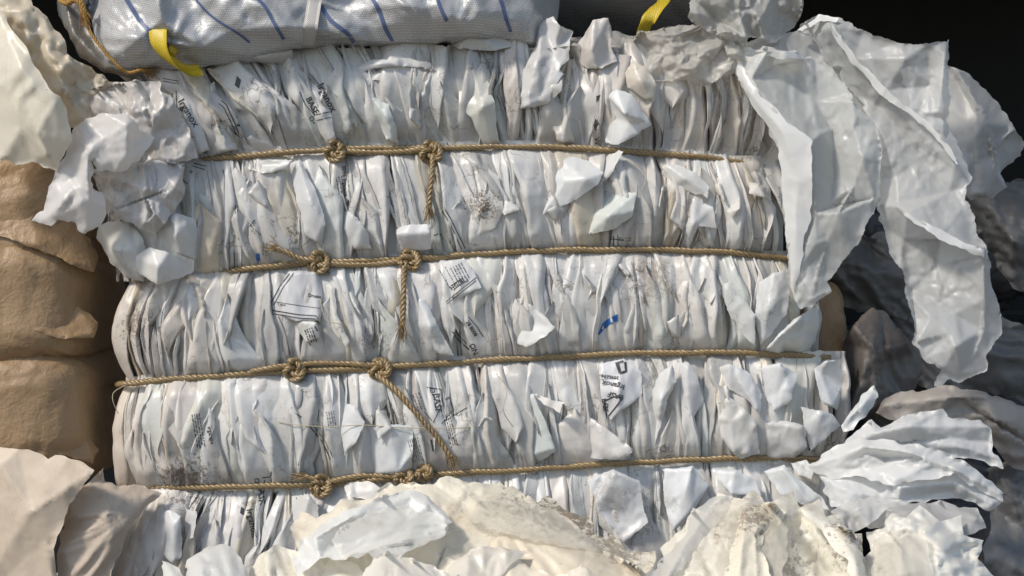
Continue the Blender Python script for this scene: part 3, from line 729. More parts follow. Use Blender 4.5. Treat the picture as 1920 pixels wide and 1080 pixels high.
 ([(345,950,48),(372,956,60),(366,1010,70),(346,1020,60)], [], G_, 3),
 ([(546,930,40),(580,926,56),(600,950,60),(596,990,70),(560,1010,60),(548,970,50)], [[(580,930,66),(560,1000,72)]], (.95,.93,.9), 4),
 ([(640,905,30),(690,900,42),(720,920,54),(700,945,60),(650,930,46)], [], (1,.97,.93), 3),
 ([(1100,900,40),(1150,878,50),(1200,900,60),(1216,980,70),(1170,1020,70),(1120,960,60)], [[(1150,884,70),(1175,960,60),(1170,1015,76)]], (.96,.97,.98), 5),
 ([(1240,880,44),(1300,872,56),(1330,910,60),(1300,960,70),(1262,1000,80),(1246,950,60)], [[(1298,876,70),(1262,994,86)],[(1300,876,60),(1300,950,76)]], (1,1.03,1.05), 4),
 ([(1330,880,40),(1380,880,52),(1420,900,60),(1430,930,70),(1370,930,70)], [[(1376,884,68),(1372,926,74)]], (1,1.03,1.04), 3),
 ([(1430,882,44),(1470,872,56),(1500,900,66),(1540,930,70),(1560,960,80),(1520,950,76),(1460,930,66)], [[(1468,876,70),(1520,945,84)],[(1440,884,56),(1480,935,64)]], (1.02,1.04,1.05), 3.5),
 ([(1480,868,36),(1512,862,56),(1530,880,64),(1522,900,60),(1496,892,50)], [], (1,1.02,1.03), 4),
 ([(424,330,24),(440,312,36),(462,330,46),(470,400,52),(458,470,30),(438,440,40)], [[(442,316,48),(450,462,42)]], (1,1,.98), 3),
 ([(540,306,26),(562,300,40),(590,350,54),(612,420,60),(604,468,34),(572,440,44),(556,380,44)], [[(560,304,50),(582,380,70),(594,462,46)]], (1.01,1.02,1.04), 3.5),
 ([(640,392,34),(664,400,56),(690,430,62),(698,468,36),(656,470,32),(644,430,46)], [[(662,404,66),(672,466,44)]], (1,1.02,1.03), 2.5),
]
flap_objs = []
for i, (ol, cr, tint, amp) in enumerate(FLAPS):
    lo = lambda p: (p[0], p[1], p[2] - 26 if p[2] <= 34 else 16 + (p[2] - 34) * .95)
    ol = [lo(p) for p in ol]; cr = [[lo(p) for p in c] for c in cr]
    o = sheet('loose_flap', ol, cr, M['flap'], bale, s=4, rag=1.6, amp=amp * 1.2 + 1, scale=26, stretch=1.01, iters=30, seed=100 + i, tint=tint, pin=.03, jag=.35)
    flap_objs.append(o)
# smaller torn corners between them
rr_ = random.Random(5)
nsm = 0
while nsm < 18:
    b = rr_.choice([0, 1, 1, 2, 2, 3, 3]); x = rr_.uniform(400, 1420)
    y0, y1 = float(line_y(LINES[b], x)), float(line_y(LINES[b + 1], x)); 
    y = y0 + (y1 - y0) * rr_.uniform(.2, .75)
    if any(inside(np.array([[x, y]]), f[0])[0] for f in FLAPS): continue
    L = rr_.uniform(24, 70); wd = rr_.uniform(12, 34); a = rr_.gauss(0, .35) + (PI if rr_.random() < .4 else 0)
    k = rr_.choice([3, 4, 5]); base = [( -wd * .6, -L * .5, 0), (wd * .5, -L * .55, 2)]
    tip = {3: [(rr_.uniform(-.6, .9) * wd, L * .5, 42)], 4: [(wd * .8, L * .2, 38), (-wd * .2, L * .5, 42)], 5: [(wd * .9, 0, 46), (wd * .4, L * .5, 40), (-wd * .5, L * .3, 36)]}[k]
    ol = [(x + u * cos(a) - v * sin(a), y + u * sin(a) + v * cos(a), d) for u, v, d in base + tip]
    cr = [[((ol[0][0] + ol[1][0]) / 2, (ol[0][1] + ol[1][1]) / 2, 36), (ol[2][0] * .9 + x * .1, ol[2][1] * .9 + y * .1, ol[2][2] + 8)]]
    g = rr_.uniform(.92, 1.04); wm = float(warm_at(np.array([x]), b)[0])
    flap_objs.append(sheet('loose_flap', ol, cr, M['flap'], bale, s=4, rag=1.2, amp=2.5, scale=20, stretch=1.02, iters=40, seed=300 + nsm, tint=tuple(g * (COOL * (1 - wm) + WARM * wm)), pin=.03, jag=.4))
    nsm += 1
# ================================================================= sheets, sacks and bags around the bale
M['drape_thin'] = film('clear_film', (.62, .62, .61), .28, .08, transl=.3, bump=.25, fine=16, alpha=.82, veins=0)
M['cream'] = film('cream_film', (.88, .83, .72), .32, .22, transl=.24, bump=.04, fine=30, speck=.35, veins=.1, ridge=(6, .6, (1, 1, .5), .6))
M['cream_dirty'] = film('dirty_cream_film', (.88, .81, .66), .36, .5, (.32, .22, .12), transl=.24, bump=.04, fine=30, speck=.8, veins=.1, ridge=(6, .6, (.5, 1, 1), .3),
    stain=[(at(1060, 970, 185), .15, 70, .7), (at(960, 975, 185), .08, 80, .9), (at(1150, 1040, 240), .10, 80, .5), (at(1400, 985, 260), .09, 90, .6), (at(1600, 1010, 300), .08, 95, .7), (at(1480, 1060, 310), .09, 90, .5)])
M['white'] = film('bright_film', (.90, .895, .88), .30, .05, transl=.4, bump=.10, fine=30, veins=0, ridge=(8, .6, (.6, 1, 1), .3))
M['hem'] = film('doubled_film', (.76, .76, .74), .3, .08, transl=.2, bump=.04, fine=30, veins=0, ridge=(12, .4, (1, 1, .3), .3))
M['sack'] = film('tan_sack_film', (.36, .235, .125), .45, .35, (.16, .09, .045), transl=0, bump=.22, fine=70, speck=.25, use_tint=False, veins=.4, ridge=(7, .7, (.5, 1, 1.3), .2))
M['beige'] = film('beige_film', (.58, .50, .41), .5, .25, (.3, .22, .14), transl=.08, bump=.15, fine=30, speck=.3, veins=.2)
M['dark'] = film('shade_tinted_dark_film', (.10, .10, .105), .5, .3, (.03, .028, .025), transl=0, bump=.5, fine=26, use_tint=False, veins=.2)  # back bales: their shade is put into this near-black base colour
M['gloom_tint'] = film('shade_tinted_grey_film', (.17, .17, .17), .42, .4, (.12, .10, .08), transl=.1, bump=.3, fine=30, speck=.4, ridge=(12, .8, (1, 1, .5), .4))  # dark grey carries the shade on the film scraps behind
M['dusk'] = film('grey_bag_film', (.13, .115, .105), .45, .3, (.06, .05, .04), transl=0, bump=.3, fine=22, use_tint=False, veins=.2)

def lump(name, cx, cy, d, rx, ry, rd, e=3.0, mat=None, parent=None, amp=8, scale=90, seed=1, nu=120, nv=70, rot=0, tint=(1, 1, 1), fold=0, aniso=0, ang=0):
    """a full soft bag: rounded box, slumped and creased"""
    V = []; F = []
    u = np.linspace(0, 2 * PI, nu, endpoint=False); v = np.linspace(-PI / 2, PI / 2, nv)
    U, VV = np.meshgrid(u, v)
    sp = lambda c, p: np.sign(c) * np.abs(c) ** p
    X = sp(np.cos(VV), 2 / e) * sp(np.cos(U), 2 / e); Z = sp(np.cos(VV), 2 / e) * sp(np.sin(U), 2 / e); Y = sp(np.sin(VV), 2 / e)
    P = np.stack([X * rx, Y * ry, Z * rd], -1).reshape(-1, 3)
    n = np.stack([X / rx, Y / ry, Z / rd], -1).reshape(-1, 3); n /= np.linalg.norm(n, axis=1)[:, None] + 1e-9
    q0 = P[:, 0] + P[:, 2] * .6; q1 = P[:, 1] + P[:, 2] * .3
    h = amp * crumple(q0, q1, scale, seed, 7, aniso, ang) + amp * .4 * vn(q0 / scale, q1 / scale, seed) + amp * .3 * crumple(q0, q1, scale * .3, seed + 9, 5)
    P = P + n * h[:, None]
    c, s_ = cos(rot), sin(rot)
    Q = np.stack([cx + P[:, 0] * c - P[:, 1] * s_, cy + P[:, 0] * s_ + P[:, 1] * c, d + P[:, 2]], 1)
    # sizes are real millimetres at the place where it lies
    k = (D - d * .001) / D
    Vw = np.stack([((cx - 960) * k + (Q[:, 0] - cx)) * .001, -Q[:, 2] * .001, ((540 - cy) * k - (Q[:, 1] - cy)) * .001], 1)
    for i in range(nv - 1):
        for j in range(nu):
            F.append((i * nu + j, (i + 1) * nu + j, (i + 1) * nu + (j + 1) % nu, i * nu + (j + 1) % nu))
    return mesh_obj(name, Vw, F, mat, parent, np.ones((len(Vw), 3)) * np.array(tint))
def film_thing(label, cat, group, *a, name='film_sheet', **k):
    k.setdefault('curl', 7); k.setdefault('rag', 4); k.setdefault('smooth_it', 0)
    o = sheet(name, *a, **k); return tag(o, label, cat, group)
SH = 'loose film sheets lying around the bale'

# ---- upper right: two long sheets hanging off the bale
film_thing('white film sheet hanging over the upper right corner of the bale, nearer of two', 'plastic sheet', SH,
 [(1368,98,30),(1400,92,55),(1450,88,66),(1500,100,56),(1528,112,50),(1560,122,60),(1600,175,80),(1640,240,92),(1651,290,98),(1648,370,104),(1620,440,104),(1580,490,98),(1548,528,92),(1556,545,88),(1522,575,84),(1502,581,80),(1488,562,80),(1480,538,80),(1475,480,84),(1471,420,86),(1463,340,88),(1456,265,88),(1420,210,74),(1388,155,52)],
 [[(1384,106,50),(1408,150,84),(1450,205,108),(1500,248,124),(1524,262,124),(1526,330,124),(1528,400,112),(1488,520,88)],
  [(1460,120,36),(1530,190,50),(1560,240,64),(1566,330,66),(1558,380,84)],
  [(1378,102,40),(1440,96,84),(1475,104,84),(1520,110,60)],
  [(1600,190,96),(1600,240,100),(1618,300,124),(1600,350,108),(1572,400,130),(1552,450,112),(1520,560,96)],
  [(1566,386,72),(1640,372,114)],[(1475,455,92),(1530,458,118),(1546,470,104),(1580,440,116)]],
 M['drape'], None, s=4, amp=6, scale=46, fine_=.3, al=2.8, ang=1.3, stretch=1.01, iters=90, rays=[(1470,40,30,6)], seed=21, tint=(.98,1,1), jag=.6, round_=False)
film_thing('longest white film sheet, draped down the far right against the dark background', 'plastic sheet', SH,
 [(1493,55,30),(1535,27,50),(1575,33,64),(1620,55,76),(1690,78,95),(1740,82,104),(1776,80,100),(1779,72,98),(1785,90,98),(1784,180,96),(1777,225,96),(1790,260,108),(1812,310,112),(1822,345,112),(1814,375,118),(1830,410,124),(1848,460,130),(1858,520,124),(1875,590,112),(1878,625,108),(1856,660,108),(1848,692,104),(1800,714,104),(1755,721,100),(1766,692,106),(1735,672,104),(1716,650,100),(1708,640,100),(1712,600,98),(1706,560,94),(1690,515,84),(1668,470,76),(1652,420,74),(1645,385,80),(1646,340,60),(1640,240,52),(1600,175,46),(1555,120,40),(1520,75,34)],
 [[(1555,50,90),(1600,110,84),(1660,170,96),(1720,215,112),(1770,268,124),(1790,310,128)],
  [(1700,82,96),(1698,110,116),(1740,160,92),(1758,210,124)],[(1772,100,120),(1766,160,126),(1770,220,118)],
  [(1680,386,112),(1700,400,144),(1765,440,154),(1842,474,160)],
  [(1690,404,112),(1694,450,86),(1710,545,76),(1716,600,92),(1720,645,100)],
  [(1764,446,96),(1758,500,84),(1745,560,88)],[(1844,480,152),(1846,560,138),(1842,620,128),(1820,680,112)],
  [(1712,560,94),(1745,595,116),(1790,590,106),(1844,585,130)],[(1720,640,112),(1780,625,128),(1840,620,116)],
  [(1770,690,118),(1790,650,140),(1800,700,112)],[(1600,180,54),(1660,260,78),(1680,330,86),(1684,380,108)],[(1650,200,66),(1730,300,84),(1780,360,108)]],
 M['drape'], None, s=4, amp=6, scale=46, fine_=.3, al=2.8, ang=1.1, stretch=1.01, iters=90, rays=[(1500,20,36,5)], seed=22, tint=(1,1.01,1.02), jag=.6)
film_thing('grey see-through film billowing behind the longest hanging sheet at far right', 'plastic sheet', SH,
 [(1690,130,-20),(1780,122,-10),(1822,142,-10),(1870,190,-20),(1905,240,-30),(1922,268,-40),(1914,292,-40),(1880,325,-20),(1888,350,-24),(1862,374,-20),(1826,376,0),(1780,350,20),(1720,300,10)],
 [[(1790,130,20),(1850,230,40),(1870,330,0)],[(1800,160,0),(1820,260,30),(1840,370,10)],[(1905,240,-10),(1830,300,30)]],
 M['drape_thin'], None, s=6, amp=7, scale=60, stretch=1.01, iters=80, seed=23, jag=.5)
film_thing('twisted bunch of crumpled film knotted above the upper right corner of the bale', 'plastic sheet', SH,
 [(1290,30,30),(1296,-20,30),(1340,-60,20),(1500,-60,0),(1505,10,0),(1490,52,10),(1452,80,40),(1420,66,60),(1402,70,66),(1398,112,50),(1366,122,50),(1348,70,60),(1316,52,50)],
 [[(1340,-50,60),(1370,20,90),(1400,66,70),(1376,118,60)],[(1470,-50,30),(1430,30,84),(1405,68,66)],[(1300,0,50),(1350,40,40),(1395,68,70)],[(1330,70,66),(1360,60,90),(1396,84,70)]],
 M['drape'], None, s=3, amp=20, scale=22, ang=1.0, stretch=1.01, iters=30, rays=[(1402,80,22,16)], seed=24, tint=(.90,.90,.88), jag=.5)
film_thing('dull grey crumpled film on top of the bale, left of the twisted bunch', 'plastic sheet', SH,
 [(1178,96,-10),(1200,62,-10),(1260,52,10),(1300,42,20),(1352,60,30),(1384,108,44),(1378,140,50),(1320,160,44),(1262,150,30),(1210,150,24),(1186,128,10)],
 [[(1200,70,20),(1270,90,60),(1370,120,60)],[(1260,56,30),(1290,110,66),(1300,155,50)]],
 M['drape'], None, s=3, amp=18, scale=20, ang=2.6, stretch=1.01, iters=30, seed=25, tint=(.82,.80,.76), jag=.5)
film_thing('thin grey film stretched under the two hanging sheets at the upper right corner', 'plastic sheet', SH,
 [(1380,86,10),(1440,62,20),(1500,55,20),(1560,100,36),(1650,230,44),(1652,300,50),(1560,280,40),(1480,180,30)],
 [[(1440,70,40),(1540,160,46),(1640,280,50)]], M['drape_thin'], None, s=6, amp=8, scale=50, stretch=1.04, iters=80, seed=26)

def by_label(t): return [o for o in bpy.data.objects if o.get('label', '').startswith(t)][0]
d1, d2 = by_label('white film sheet hanging over'), by_label('longest white film')
sheet('folded_hem', [(1368,98,40),(1390,112,60),(1420,165,92),(1465,215,112),(1508,250,128),(1524,262,132),(1524,330,130),(1520,420,116),(1500,500,106),(1490,552,90),(1480,538,88),(1476,480,90),(1472,420,94),(1463,340,96),(1456,265,96),(1420,210,84),(1388,155,62)],
    [[(1380,110,56),(1410,180,92),(1470,250,118),(1494,330,120),(1490,430,112),(1484,530,96)]], M['hem'], d1, s=5, amp=2.5, scale=50, stretch=1.004, iters=40, seed=91)
sheet('folded_hem', [(1378,104,54),(1400,97,74),(1450,89,92),(1475,96,94),(1500,100,80),(1528,112,66),(1512,115,72),(1490,110,88),(1468,112,92),(1440,106,84),(1410,104,70)], [], M['hem'], d1, s=4, amp=3, scale=26, stretch=1.01, iters=40, seed=92)
sheet('folded_hem', [(1682,384,120),(1700,394,146),(1765,430,158),(1800,448,162),(1844,470,166),(1846,486,160),(1800,466,164),(1760,450,160),(1700,410,146),(1684,398,124)], [], M['hem'], d2, s=4, amp=2, scale=26, stretch=1.004, iters=40, seed=93)
sheet('folded_hem', [(1493,55,40),(1535,27,66),(1575,33,84),(1568,44,84),(1536,40,74),(1505,62,50)], [], M['hem'], d2, s=4, amp=2, scale=26, stretch=1.004, iters=40, seed=94)
sheet('folded_hem', [(1552,46,88),(1562,44,90),(1604,108,92),(1662,165,104),(1722,212,120),(1776,266,132),(1800,310,134),(1790,312,132),(1762,270,128),(1710,222,114),(1650,176,98),(1594,118,84)], [], M['hem'], d2, s=4, amp=2, scale=30, stretch=1.004, iters=40, seed=95)
film_thing('low grey crumpled film lying along the top of the bale behind the two upright tufts', 'plastic sheet', SH,
 [(975,104,-10),(990,78,-20),(1040,90,-24),(1070,66,-30),(1110,84,-24),(1150,58,-30),(1200,70,-24),(1212,110,-10),(1190,140,4),(1100,144,8),(1010,140,6)],
 [[(990,95,10),(1080,85,20),(1200,95,10)]], M['drape'], None, s=3.4, amp=16, scale=24, ang=.6, stretch=1.006, iters=30, seed=27, tint=(.86,.84,.80))
# ---- left
film_thing('glossy cream film sheet drooping in from the top left edge', 'plastic sheet', SH,
 [(-80,0,60),(0,8,90),(28,60,124),(52,98,140),(80,150,150),(112,182,146),(134,240,132),(131,270,124),(106,318,104),(60,300,96),(30,306,90),(0,306,90),(-80,300,60)],
 [[(0,30,110),(40,130,160),(100,200,156),(128,265,130)],[(0,225,110),(40,240,130),(60,296,100)],[(70,250,150),(108,312,110)],[(-60,120,100),(20,170,146),(90,290,130)]],
 M['cream'], None, s=6, amp=5, scale=100, stretch=1.006, iters=70, rays=[(110,330,16,10)], seed=31, tint=(1.02,1,.95))
film_thing('dull cream film folded behind the glossy sheet at top left', 'plastic sheet', SH,
 [(-80,-80,0),(40,-80,10),(62,10,30),(106,48,40),(112,60,44),(128,98,44),(150,112,40),(196,134,20),(206,152,10),(240,165,0),(230,205,10),(190,230,20),(110,240,20),(-80,200,20)],
 [[(60,15,50),(70,90,66),(110,140,60),(150,220,40)],[(-40,20,60),(60,90,66)],[(130,100,60),(134,160,30),(200,150,30)]],
 M['cream'], None, s=6, amp=16, scale=42, fine_=.4, al=2.2, ang=1.2, stretch=1.01, iters=80, rays=[(240,200,26,10)], seed=32, tint=(.86,.80,.72))
film_thing('crumpled white film tuft hanging off the left end, shaped like two ragged tails', 'plastic sheet', SH,
 [(140,240,84),(160,222,100),(196,212,110),(240,214,106),(262,234,100),(293,258,80),(274,286,90),(262,302,90),(246,314,100),(214,321,110),(184,318,110),(172,300,110),(171,340,108),(196,372,100),(198,392,100),(190,424,90),(160,438,96),(132,420,104),(108,410,104),(96,422,96),(57,415,80),(84,380,90),(98,345,100),(104,316,100),(120,290,100)],
 [[(150,240,110),(166,290,134),(150,350,120),(110,405,112)],[(240,232,128),(196,262,120),(172,296,124)],[(240,232,128),(238,290,120),(220,318,114)],[(164,300,134),(168,370,130),(160,432,104)],[(140,330,108),(120,380,124),(80,412,100)]],
 M['white'], None, s=6, amp=4.5, scale=50, stretch=1.01, iters=80, rays=[(172,290,16,10)], seed=33, tint=(1,.97,.94), jag=.4)
film_thing('rumpled greyish film covering the upper left shoulder of the bale', 'plastic sheet', SH,
 [(150,170,0),(205,160,20),(262,152,40),(300,150,50),(330,190,60),(350,240,60),(372,296,40),(330,306,30),(270,300,50),(220,250,60),(170,236,40)],
 [[(180,180,40),(250,230,80),(330,300,44)],[(250,160,60),(300,220,76),(350,290,50)]],
 M['flap'], None, s=3.2, amp=13, scale=20, ang=1.0, stretch=1.01, iters=30, seed=34, tint=(.86,.82,.79))
film_thing('crushed grey film tuft at the left end between the first two ropes', 'plastic sheet', SH,
 [(172,318,20),(230,304,50),(300,300,60),(344,308,50),(350,350,56),(330,392,60),(290,440,60),(250,420,50),(208,408,30),(190,360,20)],
 [[(190,330,50),(260,350,84),(290,430,66)],[(300,306,70),(300,380,80)],[(200,400,44),(330,350,76)]],
 M['flap'], None, s=3.2, amp=13, scale=18, ang=1.2, stretch=1.01, iters=30, seed=35, tint=(.88,.85,.83))
film_thing('flat beige film sheet with small dark spots at the bottom left corner', 'plastic sheet', SH,
 [(-80,835,40),(0,838,80),(36,842,96),(110,852,120),(150,866,130),(176,882,130),(166,896,132),(140,930,130),(126,955,126),(112,1000,120),(102,1030,110),(112,1080,110),(112,1170,110),(-80,1170,60)],
 [[(60,960,130),(166,890,140)],[(60,960,130),(86,1010,120),(100,1090,116)],[(0,870,110),(60,960,130)]],
 M['beige'], None, s=6, amp=4, scale=120, stretch=1.01, iters=50, rays=[(-40,800,14,7)], seed=36, tint=(1.1,1.06,1.0))
film_thing('shaded grey film gathered below the lowest rope at the left end of the bale', 'plastic sheet', SH,
 [(118,990,60),(130,935,70),(160,905,70),(185,880,60),(196,872,50),(200,900,50),(262,912,40),(300,925,36),(250,985,70),(205,1070,90),(200,1170,90),(100,1170,80),(104,1040,80)],
 [[(130,970,90),(210,930,84),(290,925,46)],[(120,1030,96),(200,965,104),(280,930,60)],[(150,1120,100),(210,1010,108),(285,930,56)],[(190,880,66),(192,906,56)]],
 M['beige'], None, s=5.5, amp=5, scale=60, stretch=1.01, iters=80, rays=[(300,915,60,11)], seed=37, tint=(.95,.92,.9))
for i, (cx, cy, d, rx, ry, rd, e, rot, lab) in enumerate([
    (-40, 400, -190, 268, 130, 190, 4.2, .10, 'topmost tan sack in the stack beside the left end of the bale'),
    (-50, 560, -180, 275, 130, 200, 4.2, .05, 'middle tan sack in the stack beside the left end of the bale'),
    (-50, 768, -180, 280, 150, 205, 4.4, .03, 'lowest visible tan sack in the stack, just above the beige film')]):
    o = lump('filled_sack', cx, cy, d, rx, ry, rd, e, M['sack'], None, amp=11, scale=95, seed=41 + i, aniso=.55, ang=1.35, nu=170, nv=90, rot=rot)
    tag(o, lab, 'sack', 'tan sacks stacked beside the bale')
    yb = (512, 636, 872)[i]; ya = (446, 626, 826)[i]; o0 = (58, 40, 46)[i]
    sheet('folded_edge', [(-80, ya - 6, -2), (0, ya, 6), (70, ya + (yb - ya) * .35, 6), (130, ya + (yb - ya) * .7, -4), (176, yb, -44), (186, yb - 30, -62), (150, yb - o0 * 1.6, -44), (60, ya - o0, -16), (0, ya - o0 * 1.2, -16), (-80, ya - o0 * 1.2, -26)],
        [[(-80, ya - 14, 8), (70, ya + (yb - ya) * .35 - 10, 12), (176, yb - 10, -36)]], M['sack'], o, s=5, amp=4, scale=40, stretch=1.006, iters=30, seed=140 + i)

# ---- bottom
film_thing('wide dirty cream film sheet spread over the bottom centre of the bale', 'plastic sheet', SH,
 [(545,990,110),(562,956,120),(592,968,140),(640,936,136),(692,936,150),(728,908,136),(800,910,150),(836,892,132),(905,908,142),(960,908,126),(1008,940,130),(1026,926,112),(1066,962,120),(1104,972,110),(1112,1000,120),(1160,1010,108),(1172,1032,120),(1228,1034,120),(1228,1046,130),(1212,1086,136),(1200,1170,150),(500,1170,170),(520,1060,150),(560,1036,140)],
 [[(860,905,150),(868,945,150),(840,1010,180),(815,1080,180)],[(868,942,152),(980,1000,170),(1100,1060,176),(1190,1090,150)],[(905,960,170),(1000,975,150),(1100,1010,134)],[(640,950,160),(700,990,180),(600,1060,180)],[(820,1040,196),(950,1090,200),(1060,1050,190),(1110,1150,190)]],
 M['cream_dirty'], None, s=4.2, amp=11, scale=66, fine_=.3, al=2.3, ang=.4, stretch=1.01, iters=90, sl=(900, .9), rays=[(700,1250,26,12)], seed=51)
film_thing('brightest white film fold, cupped over the cream sheet at bottom centre', 'plastic sheet', SH,
 [(570,1010,208),(600,985,228),(640,960,242),(700,937,248),(770,919,244),(806,928,238),(834,958,238),(850,980,238),(838,1004,238),(800,1024,244),(764,1036,238),(742,1058,244),(700,1052,234),(690,1036,228),(650,1050,238),(600,1048,228),(560,1080,218),(548,1050,208)],
 [[(590,1010,248),(660,970,264),(770,932,252),(800,950,258)],[(660,975,228),(640,1010,218),(700,1030,218),(780,1020,222),(820,975,234)],[(770,930,252),(756,990,228),(764,1034,244)],[(800,940,254),(840,982,244)]],
 M['white'], None, s=4.5, amp=8, scale=50, al=2, ang=-.4, stretch=1.01, iters=90, sl=(900, .9), rays=[(600,1100,26,8)], seed=52, tint=(1,1.01,1.0))
film_thing('white film fold with a pointed peak at the bottom edge, under the cupped fold', 'plastic sheet', SH,
 [(660,1170,240),(672,1092,240),(700,1050,240),(728,1036,236),(770,1048,236),(820,1066,236),(860,1076,230),(884,1110,236),(890,1170,240)],
 [[(728,1040,246),(760,1090,262),(770,1160,262)],[(700,1060,250),(700,1160,256)],[(860,1080,240),(820,1160,260)]],
 M['white'], None, s=5, amp=8, scale=46, stretch=1.006, iters=60, sl=(900, .9), rays=[(728,1000,26,14)], seed=53, tint=(1,.97,.90))
film_thing('peach tinted film peak at the bottom edge, right of centre', 'plastic sheet', SH,
 [(880,1170,220),(884,1090,210),(940,1050,200),(985,1052,206),(1030,1078,210),(1062,1074,214),(1090,1056,210),(1120,1075,210),(1150,1110,210),(1160,1170,220)],
 [[(940,1055,216),(980,1100,236),(1000,1160,240)],[(1090,1060,220),(1080,1110,236),(1100,1160,236)],[(1060,1076,214),(1030,1130,214)]],
 M['cream'], None, s=5, amp=8, scale=46, stretch=1.006, iters=60, sl=(900, .9), rays=[(1000,1250,26,16)], seed=54, tint=(1.06,1.02,.98))
film_thing('curled white film corner at the bottom edge, the leftmost of the bright pieces', 'plastic sheet', SH,
 [(302,1050,150),(314,1052,160),(344,1078,176),(380,1120,180),(400,1170,180),(320,1170,170)],
 [[(308,1054,166),(340,1100,196),(360,1160,190)]], M['white'], None, s=6, amp=3, scale=50, stretch=1.006, iters=60, sl=(900, .9), seed=55, tint=(1,1,.95))
film_thing('domed white film fold at the bottom edge, just below the pleats', 'plastic sheet', SH,
 [(344,1062,150),(372,1036,170),(402,1016,180),(430,1024,184),(452,1046,180),(470,1076,176),(500,1110,180),(510,1170,190),(360,1170,180)],
 [[(372,1042,186),(410,1060,206),(430,1150,206)],[(404,1020,188),(440,1060,196),(480,1150,200)],[(380,1060,210),(370,1150,200)]],
 M['white'], None, s=6, amp=7, scale=34, stretch=1.01, iters=60, sl=(900, .9), rays=[(404,1230,26,14)], seed=56, tint=(1,1,.97))
film_thing('pale ribbed film fold at the bottom edge, left of the cupped fold', 'plastic sheet', SH,
 [(470,1070,150),(490,1040,170),(520,1022,176),(560,1030,180),(580,1026,170),(610,1040,176),(660,1050,180),(690,1075,190),(690,1170,200),(490,1170,190)],
 [[(500,1036,190),(510,1160,206)],[(540,1026,176),(550,1160,190)],[(570,1032,196),(590,1160,212)],[(620,1046,184),(640,1160,200)]],
 M['cream'], None, s=6, amp=7, scale=34, stretch=1.01, iters=60, sl=(900, .9), rays=[(570,1290,60,16)], seed=57, tint=(1.02,1.02,1.0))
film_thing('see-through cream film sheet with brown specks at bottom right', 'plastic sheet', SH,
 [(1222,1100,110),(1248,1052,120),(1238,1028,112),(1268,1000,124),(1286,990,132),(1298,950,120),(1328,960,136),(1346,924,120),(1392,938,140),(1412,918,124),(1438,946,140),(1488,920,128),(1500,950,144),(1536,934,134),(1550,968,152),(1580,964,140),(1590,1002,160),(1616,1000,146),(1620,1042,160),(1642,1064,144),(1628,1100,160),(1628,1170,160),(1210,1170,150)],
 [[(1508,956,176),(1560,986,196),(1598,1014,190),(1612,1080,176)],[(1500,960,150),(1560,1020,150),(1590,1110,160)],[(1400,950,176),(1376,1000,190),(1356,1090,190)],[(1420,955,160),(1460,975,180),(1424,1000,190),(1380,1010,186)],[(1500,1000,130),(1530,1040,110),(1550,1130,120)],[(1462,975,176),(1450,1060,170),(1452,1150,176)],[(1250,1060,160),(1300,1000,160),(1390,950,160)]],
 M['cream_dirty'], None, s=5, amp=16, scale=42, fine_=.4, al=2.2, ang=1.2, stretch=1.01, iters=90, sl=(900, .9), rays=[(1500,900,26,12)], rag=2, curl=3, seed=58, tint=(.98,1.02,1.08))
film_thing('rounded white film bundle with brown smears in the lower right corner', 'plastic sheet', SH,
 [(1616,1170,110),(1604,1062,118),(1634,1034,140),(1624,998,124),(1656,986,150),(1662,952,140),(1700,970,170),(1724,948,150),(1762,978,172),(1802,966,146),(1808,1002,160),(1846,1012,136),(1832,1048,150),(1866,1080,130),(1850,1110,144),(1856,1170,140)],
 [[(1640,1000,160),(1680,966,180),(1740,985,196),(1800,1020,176),(1840,1080,150)],[(1700,1050,190),(1780,1020,186),(1840,1044,150)],[(1650,1090,176),(1720,1070,196),(1790,1110,186)],[(1660,1010,180),(1640,1080,170)]],
 M['cream'], None, s=5, amp=17, scale=40, fine_=.4, al=1.8, ang=.5, stretch=1.02, iters=60, sl=(900, .9), rays=[(1640,1090,24,10)], rag=2, curl=3, seed=59, tint=(1.0,1.03,1.08))
film_thing('upper white film sheet fanning out to the right from the end of the lowest rope', 'plastic sheet', SH,
 [(1560,850,50),(1600,812,70),(1634,788,80),(1652,800,86),(1690,782,96),(1766,768,98),(1774,784,100),(1838,788,96),(1856,808,94),(1868,842,90),(1880,878,84),(1800,856,90),(1700,842,90),(1620,846,76)],
 [[(1580,842,66),(1640,812,104),(1700,800,120),(1850,800,104)],[(1600,845,70),(1700,826,96),(1800,838,110),(1870,860,96)],[(1640,812,110),(1690,830,80),(1780,820,104),(1860,830,84)]],
 M['white'], None, s=4, amp=7, scale=42, fine_=.3, al=1.8, ang=.5, stretch=1.006, iters=50, seed=60, tint=(.93,.93,.93), sl=(860, .4))
film_thing('middle white film sheet fanning out right of the lowest rope, with its point farthest right', 'plastic sheet', SH,
 [(1512,870,56),(1560,840,84),(1612,818,100),(1690,826,116),(1760,846,126),(1830,880,118),(1884,924,104),(1880,940,100),(1830,916,112),(1790,890,128),(1730,896,132),(1676,910,130),(1600,892,104),(1560,898,84),(1530,890,66)],
 [[(1530,872,80),(1620,838,130),(1700,848,146),(1780,876,150),(1870,925,116)],[(1560,880,90),(1660,872,116),(1740,872,140),(1790,884,136)],[(1620,850,120),(1660,860,96),(1720,856,140)],[(1640,880,112),(1680,900,136)]],
 M['white'], None, s=4, amp=8, scale=44, fine_=.3, al=1.8, ang=-.3, stretch=1.006, iters=50, seed=67, tint=(.99,.99,.98), sl=(860, .4))
